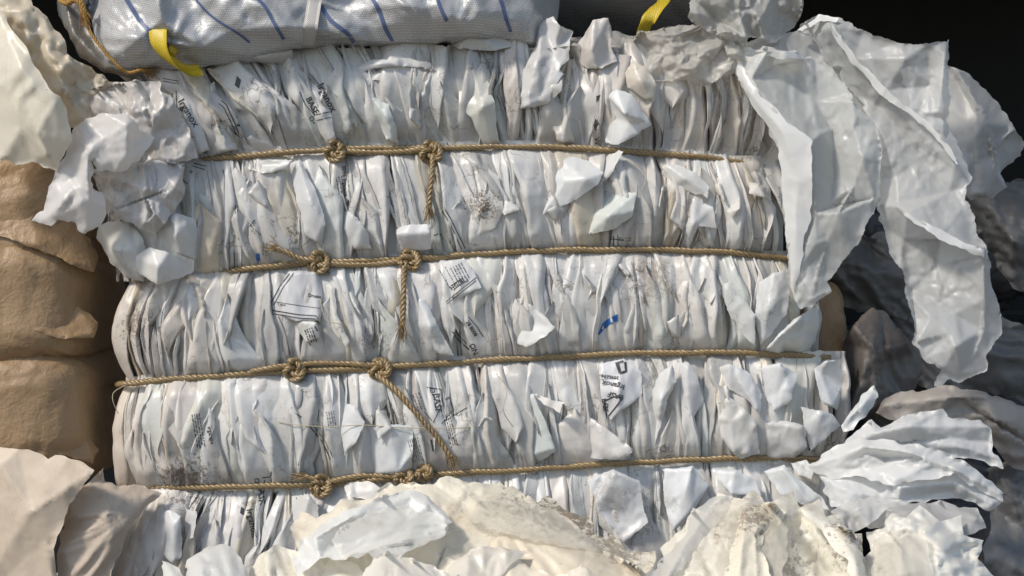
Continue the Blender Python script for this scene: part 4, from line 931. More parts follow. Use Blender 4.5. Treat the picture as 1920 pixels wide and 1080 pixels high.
film_thing('lower white film sheet of the three fanning out beside the end of the lowest rope', 'plastic sheet', SH,
 [(1530,884,50),(1600,890,76),(1672,904,96),(1740,888,100),(1800,880,104),(1850,916,96),(1878,936,90),(1852,964,84),(1830,944,90),(1800,934,98),(1740,938,98),(1672,954,94),(1640,940,90),(1604,964,84),(1560,950,70),(1540,920,56)],
 [[(1550,900,76),(1600,925,100),(1650,930,96)],[(1672,908,112),(1676,950,104)],[(1690,915,126),(1790,905,126),(1860,945,100)],[(1700,935,100),(1790,920,104)]],
 M['white'], None, s=4, amp=8, scale=40, fine_=.3, al=1.6, ang=.8, stretch=1.006, iters=50, seed=68, tint=(.95,.96,.96), sl=(860, .4))
film_thing('small upright film leaf at the right end between the two lowest ropes', 'plastic sheet', SH,
 [(1580,792,20),(1592,770,30),(1612,748,34),(1638,724,30),(1646,744,36),(1624,782,44),(1600,806,44),(1584,806,34)],
 [[(1586,790,40),(1616,760,56),(1640,730,36)]], M['flap'], None, s=5, amp=3, scale=40, stretch=1.006, iters=50, seed=61, tint=(.92,.95,.97))
film_thing('dusty grey film sheet lying behind the broad white sheet at far right', 'plastic sheet', SH,
 [(1636,775,-60),(1660,745,-50),(1700,732,-40),(1770,726,-30),(1850,734,-40),(1980,770,-60),(1980,905,-80),(1900,876,-60),(1868,842,-40),(1830,800,-20),(1760,780,-10),(1690,795,-20)],
 [[(1660,760,-20),(1780,745,10),(1850,745,0)],[(1850,745,0),(1870,800,20),(1900,860,-30)],[(1800,750,-20),(1960,850,-40)]],
 M['beige'], None, s=6, amp=7, scale=70, stretch=1.01, iters=80, rays=[(1640,790,40,16)], seed=62, tint=(.62,.66,.74))
film_thing('small crinkled silvery scrap beside the top of the white bundle at bottom right', 'plastic sheet', SH,
 [(1560,960,130),(1590,940,150),(1640,930,156),(1672,948,150),(1650,968,150),(1626,985,150),(1600,1000,140),(1570,985,140)],
 [[(1570,970,160),(1610,955,176),(1665,946,156)]], M['drape'], None, s=5, amp=8, scale=24, stretch=1.08, iters=110, sl=(900, .9), seed=63, tint=(.95,.95,.95))

film_thing('tan film fold sloping down to the right between the bottom cream sheets', 'plastic sheet', SH,
 [(905,1010,160),(960,990,170),(1040,1005,170),(1120,1030,160),(1190,1062,150),(1236,1100,150),(1240,1170,160),(900,1170,180)],
 [[(930,1005,190),(1040,1030,200),(1180,1080,180)],[(930,1060,190),(1100,1120,200)]], M['cream_dirty'], None, s=4.5, amp=9, scale=50, al=2.4, ang=.4, stretch=1.006, iters=40, rays=[(900,960,34,14)], sl=(900, .9), seed=64, tint=(.96,.93,.9))
film_thing('narrow translucent film fold leaning left of the see-through cream sheet', 'plastic sheet', SH,
 [(1180,1170,120),(1196,1120,120),(1232,1060,124),(1280,1000,130),(1300,960,130),(1330,935,136),(1372,930,140),(1350,980,150),(1300,1040,160),(1250,1110,160),(1230,1170,160)],
 [[(1350,935,160),(1290,1010,176),(1215,1160,176)]], M['drape'], None, s=4.5, amp=6, scale=40, stretch=1.006, iters=40, sl=(900, .9), seed=65)
film_thing('soft white film flap tucked under the fanning sheet, above the white bundle', 'plastic sheet', SH,
 [(1596,958,90),(1640,930,110),(1700,944,120),(1760,940,126),(1830,955,120),(1850,990,110),(1800,1010,120),(1730,985,130),(1660,990,120),(1610,985,100)],
 [[(1610,965,110),(1700,960,140),(1830,975,130)]], M['drape'], None, s=4.5, amp=8, scale=36, al=2, ang=0, stretch=1.006, iters=40, rays=[(1600,960,50,12)], sl=(900, .9), seed=66, tint=(.92,.92,.92))
M['veil'] = film('thin_cream_veil', (.82, .77, .66), .34, .3, transl=.24, bump=.04, fine=34, speck=.5, veins=.1, alpha=.5, ridge=(8, .8, (.5, 1, 1), .5))
VE = 'thin veils of film on top of the cream sheets'
film_thing('thin see-through veil on the wide dirty cream sheet, along its stained upper edge', 'plastic sheet', VE,
 [(880,925,175),(960,925,175),(1040,955,165),(1100,1000,160),(1140,1040,160),(1060,1030,190),(960,1000,205),(890,985,200),(862,955,190)], [[(890,945,200),(1000,975,205),(1110,1020,180)]],
 M['veil'], None, s=4.5, amp=7, scale=34, al=2.4, ang=.4, stretch=1.006, iters=40, sl=(900, .9), seed=201)
film_thing('thin see-through veil draped on the middle of the speckled cream sheet at bottom right', 'plastic sheet', VE,
 [(1330,950,170),(1400,930,180),(1450,945,186),(1480,990,190),(1470,1060,196),(1480,1170,200),(1340,1170,200),(1330,1050,196),(1350,1000,190)], [[(1400,940,200),(1400,1020,216),(1410,1160,220)]],
 M['veil'], None, s=4.5, amp=8, scale=34, al=2.4, ang=1.4, stretch=1.006, iters=40, sl=(900, .9), seed=202)
film_thing('thin see-through veil over the left half of the white bundle at bottom right', 'plastic sheet', VE,
 [(1640,1010,185),(1700,985,205),(1740,1010,214),(1750,1080,210),(1720,1170,210),(1640,1170,190),(1632,1080,190)], [[(1690,1000,220),(1690,1160,230)]],
 M['veil'], None, s=4.5, amp=8, scale=34, al=2, ang=1.2, stretch=1.006, iters=40, sl=(900, .9), seed=203)
film_thing('thin see-through veil crossing the bright cupped fold at bottom centre', 'plastic sheet', VE,
 [(620,1010,250),(680,960,262),(760,945,262),(830,965,250),(850,1000,245),(780,1010,262),(700,1030,262),(640,1050,250)], [[(640,1020,262),(740,980,280),(840,985,262)]],
 M['veil'], None, s=4.5, amp=7, scale=30, al=2, ang=-.3, stretch=1.006, iters=40, sl=(900, .9), seed=204, tint=(1.05,1.1,1.2))
film_thing('brighter cream fold with a brown speckled top, inside the speckled sheet at bottom right', 'plastic sheet', SH,
 [(1388,956,196),(1402,946,200),(1440,944,196),(1478,958,186),(1462,984,190),(1428,1000,200),(1432,1040,206),(1452,1090,206),(1456,1170,210),(1352,1170,210),(1358,1090,206),(1376,1020,204)],
 [[(1398,952,214),(1392,1020,226),(1380,1160,230)],[(1470,962,190),(1420,992,216),(1405,1030,214)],[(1415,1000,216),(1425,1160,222)]], M['cream_dirty'], None, s=4, amp=6, scale=32, al=2.2, ang=1.4, stretch=1.006, iters=40, sl=(900, .9), seed=207, tint=(1.03,1.04,1.05))
film_thing('bright folded lip standing up along the ridge of the speckled cream sheet', 'plastic sheet', SH,
 [(1496,948,200),(1508,952,214),(1556,975,226),(1604,1004,226),(1622,1050,216),(1630,1110,216),(1632,1170,220),(1606,1170,226),(1598,1100,226),(1580,1050,232),(1548,1008,232),(1516,972,222)], [[(1500,952,216),(1570,996,244),(1604,1050,240),(1616,1160,236)]],
 M['cream_dirty'], None, s=4, amp=5, scale=28, al=2, ang=1, stretch=1.006, iters=40, sl=(900, .9), seed=205, tint=(1.0,1.04,1.12))
film_thing('crinkled white film strip at the bottom edge between the pointed fold and the peach one', 'plastic sheet', SH,
 [(840,1066,215),(880,1030,220),(940,1020,214),(985,1036,214),(960,1060,226),(930,1090,226),(900,1170,240),(850,1170,236)], [[(880,1040,236),(950,1036,236)],[(880,1040,236),(870,1160,250)]],
 M['white'], None, s=4.5, amp=9, scale=34, stretch=1.006, iters=40, sl=(900, .9), seed=206, tint=(1,.96,.88))
# ---- things behind on the right; shade is painted into the bales and scraps
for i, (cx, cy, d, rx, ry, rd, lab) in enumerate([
    (1860, 470, -750, 420, 105, 250, 'crumpled film bale coloured dark for shade, behind the hanging sheets, at the height of the second rope'),
    (1860, 700, -700, 430, 130, 260, 'crumpled film bale coloured dark for shade, at far right, at the height of the third rope'),
    (1900, 980, -520, 330, 150, 240, 'film bale coloured dark for shade, in the lower right corner behind the white bundle')]):
    tag(lump('shade_tinted_bale', cx, cy, d, rx, ry, rd, 4, M['dark'], None, amp=34, scale=90, seed=70 + i, nu=220, nv=110, aniso=.3, ang=PI / 2), lab, 'bale', 'bales in the back coloured dark for shade')
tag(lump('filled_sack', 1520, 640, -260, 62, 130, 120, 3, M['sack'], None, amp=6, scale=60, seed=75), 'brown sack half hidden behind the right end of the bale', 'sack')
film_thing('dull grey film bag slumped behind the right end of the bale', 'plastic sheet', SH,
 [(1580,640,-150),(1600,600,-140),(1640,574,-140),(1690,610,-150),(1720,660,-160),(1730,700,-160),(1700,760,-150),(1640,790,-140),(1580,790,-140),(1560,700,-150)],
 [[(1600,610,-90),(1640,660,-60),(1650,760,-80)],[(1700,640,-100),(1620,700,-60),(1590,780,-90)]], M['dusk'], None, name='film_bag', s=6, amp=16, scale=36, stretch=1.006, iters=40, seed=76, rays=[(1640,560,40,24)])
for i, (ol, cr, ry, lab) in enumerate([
  ([(1540,470,-330),(1600,440,-300),(1680,430,-300),(1740,470,-310),(1760,540,-310),(1700,600,-300),(1620,590,-300),(1550,560,-320)], [[(1560,490,-260),(1660,510,-240),(1740,540,-270)]], [(1560,430,30,24)], 'film piece tinted shade-grey in the gap between the two hanging sheets'),
  ([(1640,560,-360),(1720,530,-340),(1800,560,-330),(1900,600,-330),(1980,640,-350),(1980,760,-350),(1860,740,-320),(1740,730,-320),(1660,680,-340)], [[(1680,590,-290),(1800,640,-270),(1950,690,-300)]], [(1640,560,40,26)], 'crumpled film tinted shade-grey at far right, below the level of the third rope'),
  ([(1800,360,-380),(1860,340,-360),(1980,330,-380),(1980,560,-380),(1900,540,-350),(1850,470,-350)], [[(1850,390,-310),(1900,450,-300),(1970,470,-330)]], [(1790,340,40,22)], 'film tinted shade-grey behind the right edge of the longest hanging sheet'),
  ([(1560,600,-240),(1620,640,-220),(1690,700,-210),(1720,760,-210),(1660,800,-190),(1590,780,-200),(1562,700,-230)], [[(1580,630,-190),(1640,700,-160),(1690,760,-180)]], [(1560,590,40,20)], 'drooping film piece tinted shade-grey against the right end of the bale'),
  ([(1850,880,-160),(1900,860,-150),(1990,850,-170),(1990,1170,-120),(1850,1170,-60),(1840,1060,-60),(1860,960,-120)], [[(1880,900,-110),(1920,1000,-90),(1930,1120,-60)]], [(1860,860,36,20)], 'crumpled film tinted shade-grey in the lower right corner beside the white bundle')]):
    film_thing(lab, 'plastic sheet', 'film scraps behind with shade in their colour', ol, cr, M['gloom_tint'], None, name='film_scrap', s=5.5, amp=20, scale=44, al=2, ang=.5, stretch=1.006, iters=30, seed=170 + i, rays=ry)
# ================================================================= woven bulk bags on top
def woven(name, color=(.66, .66, .66)):
    m, nt, N, L = nodes(name)
    out = N('ShaderNodeOutputMaterial'); p = N('ShaderNodeBsdfPrincipled'); L(p.outputs[0], out.inputs[0])
    tc = N('ShaderNodeTexCoord').outputs['Object']
    n1 = tex_noise(nt, tc, 7, 5, .6, .4)
    c = mixc(nt, n1.outputs[0], tuple(.75 * v for v in color), tuple(1.25 * v for v in color))
    mp = N('ShaderNodeMapping'); mp.inputs['Rotation'].default_value = (PI / 2, 0, 0); L(tc, mp.inputs[0])
    br = N('ShaderNodeTexBrick'); br.inputs['Scale'].default_value = 32; br.inputs['Mortar Size'].default_value = .03; br.offset = .5
    br.inputs['Color1'].default_value = (1, 1, 1, 1); br.inputs['Color2'].default_value = (.6, .6, .6, 1); br.inputs['Mortar'].default_value = (.25, .25, .25, 1)
    br.inputs['Brick Width'].default_value = .14; br.inputs['Row Height'].default_value = .12
    L(mp.outputs[0], br.inputs['Vector'])
    c2 = mixc(nt, .5, c, br.outputs['Color'], 'MULTIPLY')
    L(c2, p.inputs['Base Color']); p.inputs['Roughness'].default_value = .42; p.inputs['Specular IOR Level'].default_value = .8; p.inputs['Metallic'].default_value = .15
    b = N('ShaderNodeBump'); b.inputs['Strength'].default_value = .8; b.inputs['Distance'].default_value = .002; L(br.outputs['Color'], b.inputs['Height'])
    n2 = tex_noise(nt, tc, 28, 5, .6, .5); b2 = N('ShaderNodeBump'); b2.inputs['Strength'].default_value = .35; b2.inputs['Distance'].default_value = .01
    L(n2.outputs[0], b2.inputs['Height']); L(b2.outputs[0], b.inputs['Normal']); L(b.outputs[0], p.inputs['Normal'])
    return m
def checker(name, c1, c2, n=8):
    m, nt, N, L = nodes(name)
    out = N('ShaderNodeOutputMaterial'); p = N('ShaderNodeBsdfPrincipled'); L(p.outputs[0], out.inputs[0])
    uv = N('ShaderNodeUVMap'); uv.uv_map = 'uv'
    ch = N('ShaderNodeTexChecker'); ch.inputs['Scale'].default_value = n; ch.inputs[1].default_value = (*c1, 1); ch.inputs[2].default_value = (*c2, 1)
    L(uv.outputs[0], ch.inputs[0]); L(ch.outputs[0], p.inputs['Base Color']); p.inputs['Roughness'].default_value = .45
    b = N('ShaderNodeBump'); b.inputs['Strength'].default_value = .6; b.inputs['Distance'].default_value = .001; L(ch.outputs[1], b.inputs['Height']); L(b.outputs[0], p.inputs['Normal'])
    return m
M['woven'] = woven('silver_woven_cloth')
M['woven_brown'] = woven('stained_woven_cloth', (.26, .23, .19))
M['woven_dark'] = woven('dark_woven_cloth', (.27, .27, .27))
M['blue'] = checker('blue_woven_stripe', (.03, .07, .22), (.16, .20, .32), 5)
M['grey_strap'] = checker('grey_webbing', (.62, .60, .57), (.34, .33, .31), 5)
M['yellow'] = checker('yellow_webbing', (.78, .58, .04), (.50, .36, .02), 4)
M['stitch'] = plain('orange_seam', (.40, .22, .05), .7, .6, 500)
def strap(name, pts, width, mat, parent, thick=2.2, n=8, wd=(1, 0, 0), seed=0):
    P = px_path(pts, n); w = np.asarray(wd, float); V = []; UV = []
    seg = np.r_[0, np.cumsum(np.linalg.norm(np.diff(P, axis=0), axis=1))]
    T = np.gradient(P, axis=0); T /= np.linalg.norm(T, axis=1)[:, None]
    m = 5
    for side in (1, -1):
        for i in range(len(P)):
            a = w - T[i] * (w @ T[i]); a /= np.linalg.norm(a); nn = np.cross(a, T[i])
            for j in range(m):
                u = j / (m - 1) - .5
                V.append(P[i] + a * u * width * .001 + nn * side * thick * .0005 * (1 - (2 * u) ** 8 * .8)); UV.append((u * width / 10, seg[i] * 100))
    F = []; N_ = len(P)
    for s_ in (0, 1):
        o = s_ * N_ * m
        for i in range(N_ - 1):
            for j in range(m - 1):
                q = (o + i * m + j, o + (i + 1) * m + j, o + (i + 1) * m + j + 1, o + i * m + j + 1); F.append(q if s_ else q[::-1])
    for i in range(N_ - 1):
        for j in (0, m - 1):
            a, b = i * m + j, (i + 1) * m + j; F.append((a, b, b + N_ * m, a + N_ * m))
    return mesh_obj(name, V, F, mat, parent, uv=UV)
top = thing('bulk_bag', 'silver woven bulk bag with blue stripes slumped on top of the bale', 'bulk bag', at(640, 90, -150))
body = sheet('bag_body', [(168,-150,-40),(168,30,0),(176,70,30),(200,118,40),(230,132,40),(262,126,44),(320,132,30),(380,128,24),(470,112,16),(560,92,10),(640,88,6),(760,86,2),(835,82,0),(940,90,-14),(1010,96,-40),(1045,60,-60),(1060,-150,-120)],
    [[(175,40,20),(260,70,84),(380,90,70),(470,104,34)],[(290,-60,80),(300,40,90),(330,110,50)],[(340,-20,50),(420,60,70),(560,84,30)],[(400,-40,80),(560,50,84),(700,78,40),(820,76,30)],[(480,-60,60),(640,20,40),(760,70,36)],[(700,-60,60),(760,10,80),(900,60,40),(1000,80,0)],[(860,-60,60),(900,20,64),(960,70,14)],[(980,-60,0),(1000,20,10),(1010,80,-30)]],
    M['woven'], top, s=5, amp=13, scale=80, al=2.4, ang=.25, rays=[(300,130,24,12),(840,90,24,10)], stretch=1.006, iters=80, seed=81, dome=26, pin=.03)
V, F = box_bm(-.76, .02, .455, .75, .03, .75, .09, 4)
mesh_obj('bag_filling', V, F, M['woven'], top)
bsurf = Surf([body])
def stripe(pts, width, parent, surf, mat, name='blue_stripe', off=.0012):
    L = resample(catmull([(*p, 0) for p in pts], False, 6), 4); P2 = []; UV = []; n = 4; F = []; acc = 0
    for i, p in enumerate(L):
        q = L[min(i + 1, len(L) - 1)] - L[max(i - 1, 0)]; l = math.hypot(q[0], q[1]) + 1e-9; nx, ny = -q[1] / l, q[0] / l
        if i: acc += math.hypot(*(L[i] - L[i - 1])[:2])
        for j in range(n):
            u = j / (n - 1) - .5; P2.append((p[0] + nx * u * width, p[1] + ny * u * width)); UV.append((u * width / 10 * 1.5, acc / 10 * 1.5))
    F = [(i * n + j, (i + 1) * n + j, (i + 1) * n + j + 1, i * n + j + 1) for i in range(len(L) - 1) for j in range(n - 1)]
    V, keep = lay_on(surf, P2, F, off)
    if keep:
        u = sorted({i for f in keep for i in f}); mp = {k: j for j, k in enumerate(u)}
        return mesh_obj(name, V[u], [tuple(mp[i] for i in f) for f in keep], mat, parent, uv=np.array(UV)[u])
for pts, wd in [([(232,-10),(250,20),(272,50),(300,75),(330,100)], 11), ([(362,-8),(385,20),(410,40),(445,62),(468,80)], 6), ([(478,-8),(498,14),(512,40),(532,74)], 9), ([(600,8),(620,38),(650,62),(664,80)], 11),
                ([(696,-8),(712,24),(722,52),(736,78)], 10), ([(818,-8),(828,20),(838,40)], 9), ([(936,-8),(944,16),(950,38),(958,60)], 9)]:
    stripe(pts, wd * .72, top, bsurf, M['blue'])
def on(surf, pts, off=3):
    out = []
    for p in pts:
        h, d = surf.depth(p[0], p[1]); out.append((p[0], p[1], (-h.y * 1000 if h else 20) + off))
    return out
strap('grey_strap', on(bsurf, [(594,-30),(590,0),(586,25),(582,50),(578,72),(576,84)], 9), 26, M['grey_strap'], top)
strap('lifting_loop', [(300,36,84),(296,60,96),(300,85,100),(312,108,92),(330,126,76),(352,134,60),(376,130,50)], 34, M['yellow'], top, wd=(.8, -.3, -.5), n=10)
strap('lifting_loop', [(330,100,70),(318,92,84),(316,104,92),(332,120,80),(350,128,64),(372,128,52)], 14, M['yellow'], top, wd=(.3, -.3, .9), n=10)
bag2 = thing('bulk_bag', 'stained brown woven bag with a frayed orange seam at the upper left', 'bulk bag', at(190, 120, -100))
b2 = sheet('bag_body', [(100,-80,-30),(108,30,-20),(128,70,0),(150,110,10),(196,140,20),(250,148,24),(272,140,24),(250,120,44),(200,96,40),(172,60,30),(160,30,24),(178,-80,10)],
    [[(120,-20,20),(134,60,44),(200,130,44)],[(150,-40,30),(160,60,26),(240,130,40)]], M['woven_brown'], bag2, s=6, amp=5, scale=40, stretch=1.03, iters=60, seed=83)
V, F = rope_geo(px_path([(150,-10,50),(160,24,52),(164,50,52),(186,84,60),(220,122,66),(240,136,58),(262,132,58),(276,134,40)], 8), .0028, .02, fray=True, seed=84)
mesh_obj('seam', V, F, M['stitch'], bag2)
V, F = rope_geo(px_path([(112,0,30),(126,6,44),(140,0,48),(152,8,50),(158,22,50)], 8), .005, .02, fray=True, seed=85)
mesh_obj('seam', V, F, M['stitch'], bag2)
bag3 = thing('bulk_bag', 'dark woven bag with a yellow lifting loop in the shade above the bale', 'bulk bag', at(1180, 60, -300))
lump('bag_body', 1100, -30, -330, 340, 122, 250, 3, M['woven_dark'], bag3, amp=14, scale=110, seed=86)
strap('lifting_loop', [(1250,-30,-60),(1245,0,-30),(1228,20,-20),(1214,40,-20),(1206,62,-40),(1210,90,-60)], 27, M['yellow'], bag3, wd=(.9, -.1, .4), n=8)
strap('lifting_loop', [(300,10,0),(300,12,0)], 1, M['yellow'], bag3) if False else None
# ================================================================= printing on the film
bpy.context.view_layer.update()
allsurf = Surf(band_objs + flap_objs)
M['blueink'] = plain('blue_print', (.02, .10, .32), .4)
M['greyink'] = plain('faded_print', (.10, .10, .11), .5)
def emblem(P, x, y, s, deg):
    a = math.radians(deg)
    R = lambda u, v: (x + (u * cos(a) - v * sin(a)) * s, y + (u * sin(a) + v * cos(a)) * s)
    P.line([R(0, 0), R(1, 0), R(1, 1), R(0, 1), R(0, 0)], s * .22, 3); P.poly([R(1.5, .3), R(1.9, .3), R(1.9, .7), R(1.5, .7)], 3); return P
def rows(P, x, y, deg, n, ln, gap, h, seed):
    r = random.Random(seed); a = math.radians(deg)
    for k in range(n):
        u = 0
        while u < ln:
            w = r.uniform(2, 8); bx, by = x + u * cos(a) - k * gap * sin(a), y + u * sin(a) + k * gap * cos(a)
            P.line([(bx, by), (bx + w * cos(a), by + w * sin(a))], h * r.uniform(.6, 1), 3); u += w + r.uniform(1.2, 3)
    return P
J = []
def pr(mat='ink'):
    p = Print(); J.append((p, mat)); return p
# top band, left
p = pr(); p.text('Irganox', 333, 190, 19, 58, True); p.line([(306, 147), (322, 150), (334, 152)], 1.6); p.line([(306, 152), (322, 155), (334, 157)], 1.6); p.line([(330, 170), (334, 255), (352, 292)], 1.5); p.line([(322, 175), (330, 250), (347, 293)], 1.5)
p = pr(); p.poly([(330, 252), (343, 250), (345, 262), (333, 266)]); emblem(p, 335, 266, 8, 80); rows(p, 345, 256, 4, 1, 22, 6, 1.5, 1); rows(p, 376, 286, 4, 1, 14, 6, 1.5, 2)
p = pr(); p.line([(415, 188), (424, 196), (436, 222), (448, 250)], 2.2); p.line([(410, 194), (420, 202), (432, 228), (442, 250)], 1.6); p.poly([(438, 238), (448, 232), (456, 246), (452, 258), (440, 252)]); p.poly([(444, 142), (452, 150), (448, 166), (440, 160)])
# BASF / Irganox panel
p = pr(); p.text('BASF', 573, 185, 16, 62, True); emblem(p, 586, 218, 7, 62); p.text('Irganox', 594, 160, 19, 62, True); p.line([(590, 216), (606, 212), (618, 210)], 1.5); p.line([(594, 226), (610, 222), (622, 220)], 1.5); p.line([(562, 172), (572, 196), (590, 216)], 1.4); rows(p, 584, 176, 62, 1, 30, 5, 1.2, 3)
p = pr(); emblem(p, 846, 42, 7, 20); p.line([(834, 44), (838, 54), (852, 58), (858, 44)], 2.2)
# top band, right
p = pr(); p.poly([(1116, 222), (1124, 232), (1124, 240), (1117, 246), (1112, 236)]); p.text('W', 1114, 258, 15, 80, True); p.poly([(1118, 180), (1126, 178), (1124, 186), (1118, 192)])
# second band
p = pr(); p.line([(363, 306), (388, 312)], 1.6); p.line([(360, 311), (384, 318)], 1.6); p.line([(340, 335), (352, 345)], 1.5); p.text('6', 360, 326, 12, -70)
p = pr(); p.text('3096 Irganox', 641, 310, 11, 86, True); rows(p, 652, 306, 88, 1, 50, 6, 1.2, 6); rows(p, 640, 330, 80, 3, 28, 5, 2.2, 7); p.poly([(650, 372), (657, 378), (654, 386), (648, 380)])
p = pr(); p.line([(468, 425), (474, 416), (478, 412)], 2); emblem(p, 470, 420, 5, -30); rows(p, 474, 428, 40, 2, 14, 5, 1.6, 8); rows(p, 446, 385, 90, 2, 14, 5, 1.6, 9); rows(p, 500, 455, 92, 2, 22, 6, 1.6, 10)
p = pr(); p.line([(829, 396), (842, 416), (866, 468)], 1.8); p.line([(834, 392), (846, 412), (872, 466)], 1.8); p.line([(843, 452), (852, 470)], 1.4); rows(p, 826, 438, 66, 1, 10, 6, 1.4, 11); p.line([(813, 442), (822, 438)], 1.4)
p = pr(); p.line([(1138, 448), (1170, 450)], 1.6); p.line([(1150, 442), (1151, 462)], 1.4); p.line([(1158, 440), (1159, 462)], 1.4); rows(p, 1160, 446, 2, 2, 22, 5, 1.2, 12)
p = pr('blueink'); p.poly([(480, 476), (486, 475), (488, 488), (481, 489)])
# third band: printed frame, label, blue mark
p = pr(); p.line([(511, 582), (560, 590), (592, 592), (601, 600)], 2.0); p.line([(511, 588), (558, 596), (590, 598), (600, 608)], 1.6); p.line([(516, 566), (570, 574), (600, 578)], 1.0); p.line([(556, 504), (530, 540), (513, 572)], 1.2); p.line([(549, 504), (524, 538), (508, 568)], 1.8); rows(p, 508, 546, 86, 1, 40, 6, 2.2, 13); p.text('Drums', 577, 556, 9, 8, True); p.text('Type', 519, 572, 8, 8); 
p = pr(); rows(p, 584, 614, 70, 4, 26, 4.5, 2.6, 14); p.line([(590, 612), (603, 630)], 2)
p = pr(); p.text('HG(BL)', 846, 545, 12, -32, True); p.line([(836, 566), (858, 548), (893, 520)], 1.3); p.line([(838, 570), (860, 552), (896, 523)], 1.3); rows(p, 864, 492, 62, 5, 30, 5.5, 2.0, 15); rows(p, 834, 500, 60, 2, 38, 12, 1.4, 16); p.line([(845, 536), (866, 522)], 1.3); p.line([(850, 544), (870, 528)], 1.3)
p = pr(); p.text('28 8008', 873, 604, 10, 58, True); p.line([(878, 594), (894, 612), (906, 632)], 1.5); p.line([(848, 622), (862, 640), (880, 656)], 2.4); p.line([(852, 619), (866, 636), (883, 652)], 1.4); p.text('ON', 880, 646, 14, 68, True)
p = pr('blueink'); p.poly([(1121, 627), (1130, 606), (1142, 596), (1158, 589), (1158, 602), (1146, 607), (1134, 616), (1124, 628)])
# fourth band
p = pr(); rows(p, 373, 775, 80, 4, 60, 4.5, 2.2, 17); p.text('Irganox', 389, 800, 11, 80, True); rows(p, 625, 770, 80, 4, 30, 4.5, 1.6, 18)
p = pr(); p.line([(580, 798), (604, 828), (622, 866)], 2.0); p.line([(586, 796), (610, 828), (624, 858)], 1.2); p.line([(554, 775), (565, 782)], 2); p.line([(598, 768), (596, 790)], 1.3)
p = pr(); p.text('BASF', 812, 738, 17, 82, True); emblem(p, 814, 728, 7, 85); p.line([(800, 726), (828, 730), (830, 758), (812, 792), (796, 772)], 1.6); rows(p, 785, 735, 70, 3, 34, 6, 1.8, 19)
p = pr(); p.text('S', 834, 746, 12, 70, True); p.line([(832, 790), (876, 764)], 1.4); p.line([(828, 795), (848, 770)], 1.4); rows(p, 842, 775, 75, 4, 60, 4, 1.5, 20); rows(p, 782, 820, 75, 6, 44, 3.6, 1.2, 21); p.line([(808, 824), (812, 846)], 3)
p = pr(); p.poly([(1153, 680), (1160, 678), (1166, 700), (1160, 700)], 4); p.line([(1157, 681), (1172, 676), (1174, 696), (1162, 700)], 4.5, 3); p.text('30966946', 1161, 706, 9.5, 188, True, 1); p.text('Irganox', 1172, 722, 14, 192, True); p.text('BASF', 1170, 742, 14, 196, True); rows(p, 1124, 712, -6, 1, 28, 5, 1.1, 22); rows(p, 1130, 722, -6, 1, 28, 5, 1.1, 23)
p = pr(); p.line([(1134, 752), (1150, 744), (1168, 746)], 2.6); p.line([(1134, 752), (1138, 784), (1168, 746)], 2.6); emblem(p, 1140, 758, 7, 100); p.text('BASF', 1128, 748, 12, 80, True)
# fifth band
p = pr(); p.text('BASF', 484, 908, 17, 88, True); emblem(p, 485, 898, 7, 88); p.line([(493, 896), (508, 894), (508, 884)], 1.8); p.line([(496, 900), (494, 936), (488, 948)], 1.8)
p = pr(); p.text('Irganox', 462, 955, 18, 78, True); p.poly([(452, 950), (459, 954), (456, 966), (450, 962)]); rows(p, 545, 905, 70, 2, 30, 7, 1.2, 25)
for p, m in J:
    o = p.build(allsurf, 'printed_lettering', M[m], bale)
SHADE_ROOF_Y, SHADE_ROOF_Z = -.45, 1.25  # front edge and height of the unseen roof, set to shade the top
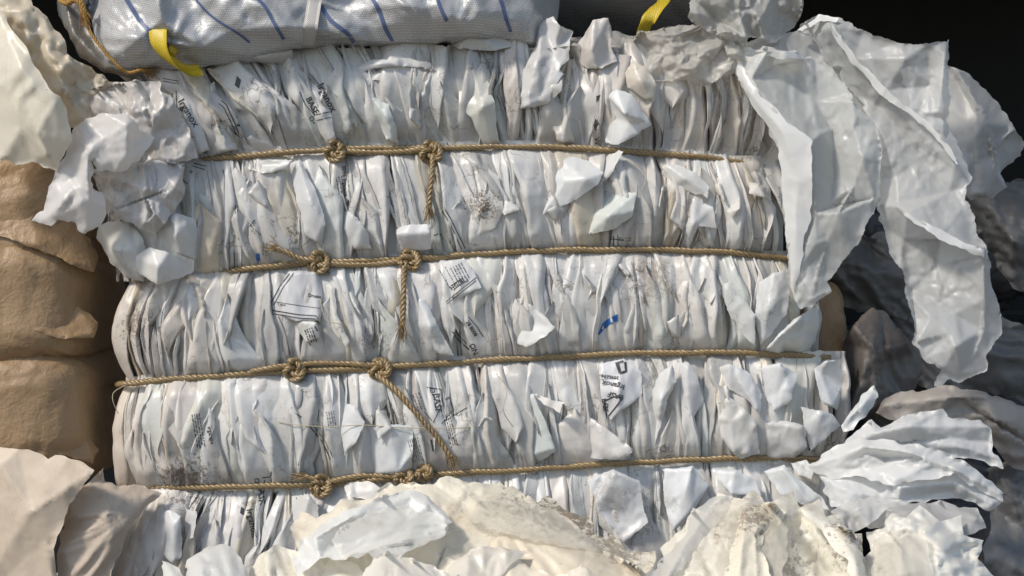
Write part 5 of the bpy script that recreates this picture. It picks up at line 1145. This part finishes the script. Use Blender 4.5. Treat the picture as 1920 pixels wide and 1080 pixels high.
# ================================================================= ground, the back wall and a roof added for shade
def quad(name, pts, mat):
    o = mesh_obj(name, pts, [(0, 1, 2, 3)], mat, smooth=False); return tag(o, kind='structure')
M['soil'] = plain('trodden_ground', (.10, .085, .07), .9, .6, 30)
M['black'] = plain('shade_black_sheet', (.008, .01, .012), .8, 0, 8)  # near-black base colour stands in for the unlit interior
quad('ground', [(-30, -30, -.78), (30, -30, -.78), (30, 30, -.78), (-30, 30, -.78)], M['soil'])
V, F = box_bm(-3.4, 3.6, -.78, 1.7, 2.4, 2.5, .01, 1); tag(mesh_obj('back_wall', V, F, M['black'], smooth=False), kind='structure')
V, F = box_bm(-3.4, 3.6, SHADE_ROOF_Z, SHADE_ROOF_Z + .1, SHADE_ROOF_Y, 2.38, .01, 1); tag(mesh_obj('unseen_shade_roof', V, F, M['black'], smooth=False), kind='structure')  # out-of-view roof added to darken the top and cut sky light
SUN_EL, SUN_AZ, SUN, SUN_ANG, SKY, EXPO = 42, 52, 3.0, 7.0, .165, -.04
# ================================================================= light and lens
sc = bpy.context.scene
w = bpy.data.worlds.new('World'); sc.world = w; w.use_nodes = True
nt = w.node_tree; bg = nt.nodes['Background']
sky = nt.nodes.new('ShaderNodeTexSky'); sky.sky_type = 'NISHITA'; sky.sun_disc = False
EL, AZ = SUN_EL, SUN_AZ      # the sun stands behind the viewer's left shoulder
sky.sun_elevation = math.radians(EL)
nt.links.new(sky.outputs[0], bg.inputs[0]); bg.inputs[1].default_value = SKY
el, az = math.radians(EL), math.radians(AZ)
sdir = Vector((-sin(az) * cos(el), -cos(az) * cos(el), sin(el)))   # towards the sun
sky.sun_rotation = math.atan2(sdir.x, sdir.y)
sl = bpy.data.lights.new('sun', 'SUN'); sl.energy = SUN; sl.angle = math.radians(SUN_ANG); sl.color = (1, .93, .83)
so = bpy.data.objects.new('sun', sl); C.objects.link(so); so.rotation_euler = (-sdir).to_track_quat('-Z', 'Y').to_euler()
cam = bpy.data.cameras.new('camera'); co = bpy.data.objects.new('camera', cam); C.objects.link(co)
co.location = (0, -D, 0); co.rotation_euler = (PI / 2, 0, 0); cam.sensor_width = 36; cam.lens = 36 * D / 1.92; cam.clip_end = 200; cam.clip_start = .05
sc.camera = co
sc.render.engine = 'CYCLES'; sc.cycles.use_denoising = True
sc.cycles.max_bounces = 8; sc.cycles.transparent_max_bounces = 12
vs = sc.view_settings; vs.view_transform = 'Standard'; vs.look = 'None'; vs.exposure = EXPO; vs.gamma = 1; vs.use_curve_mapping = False
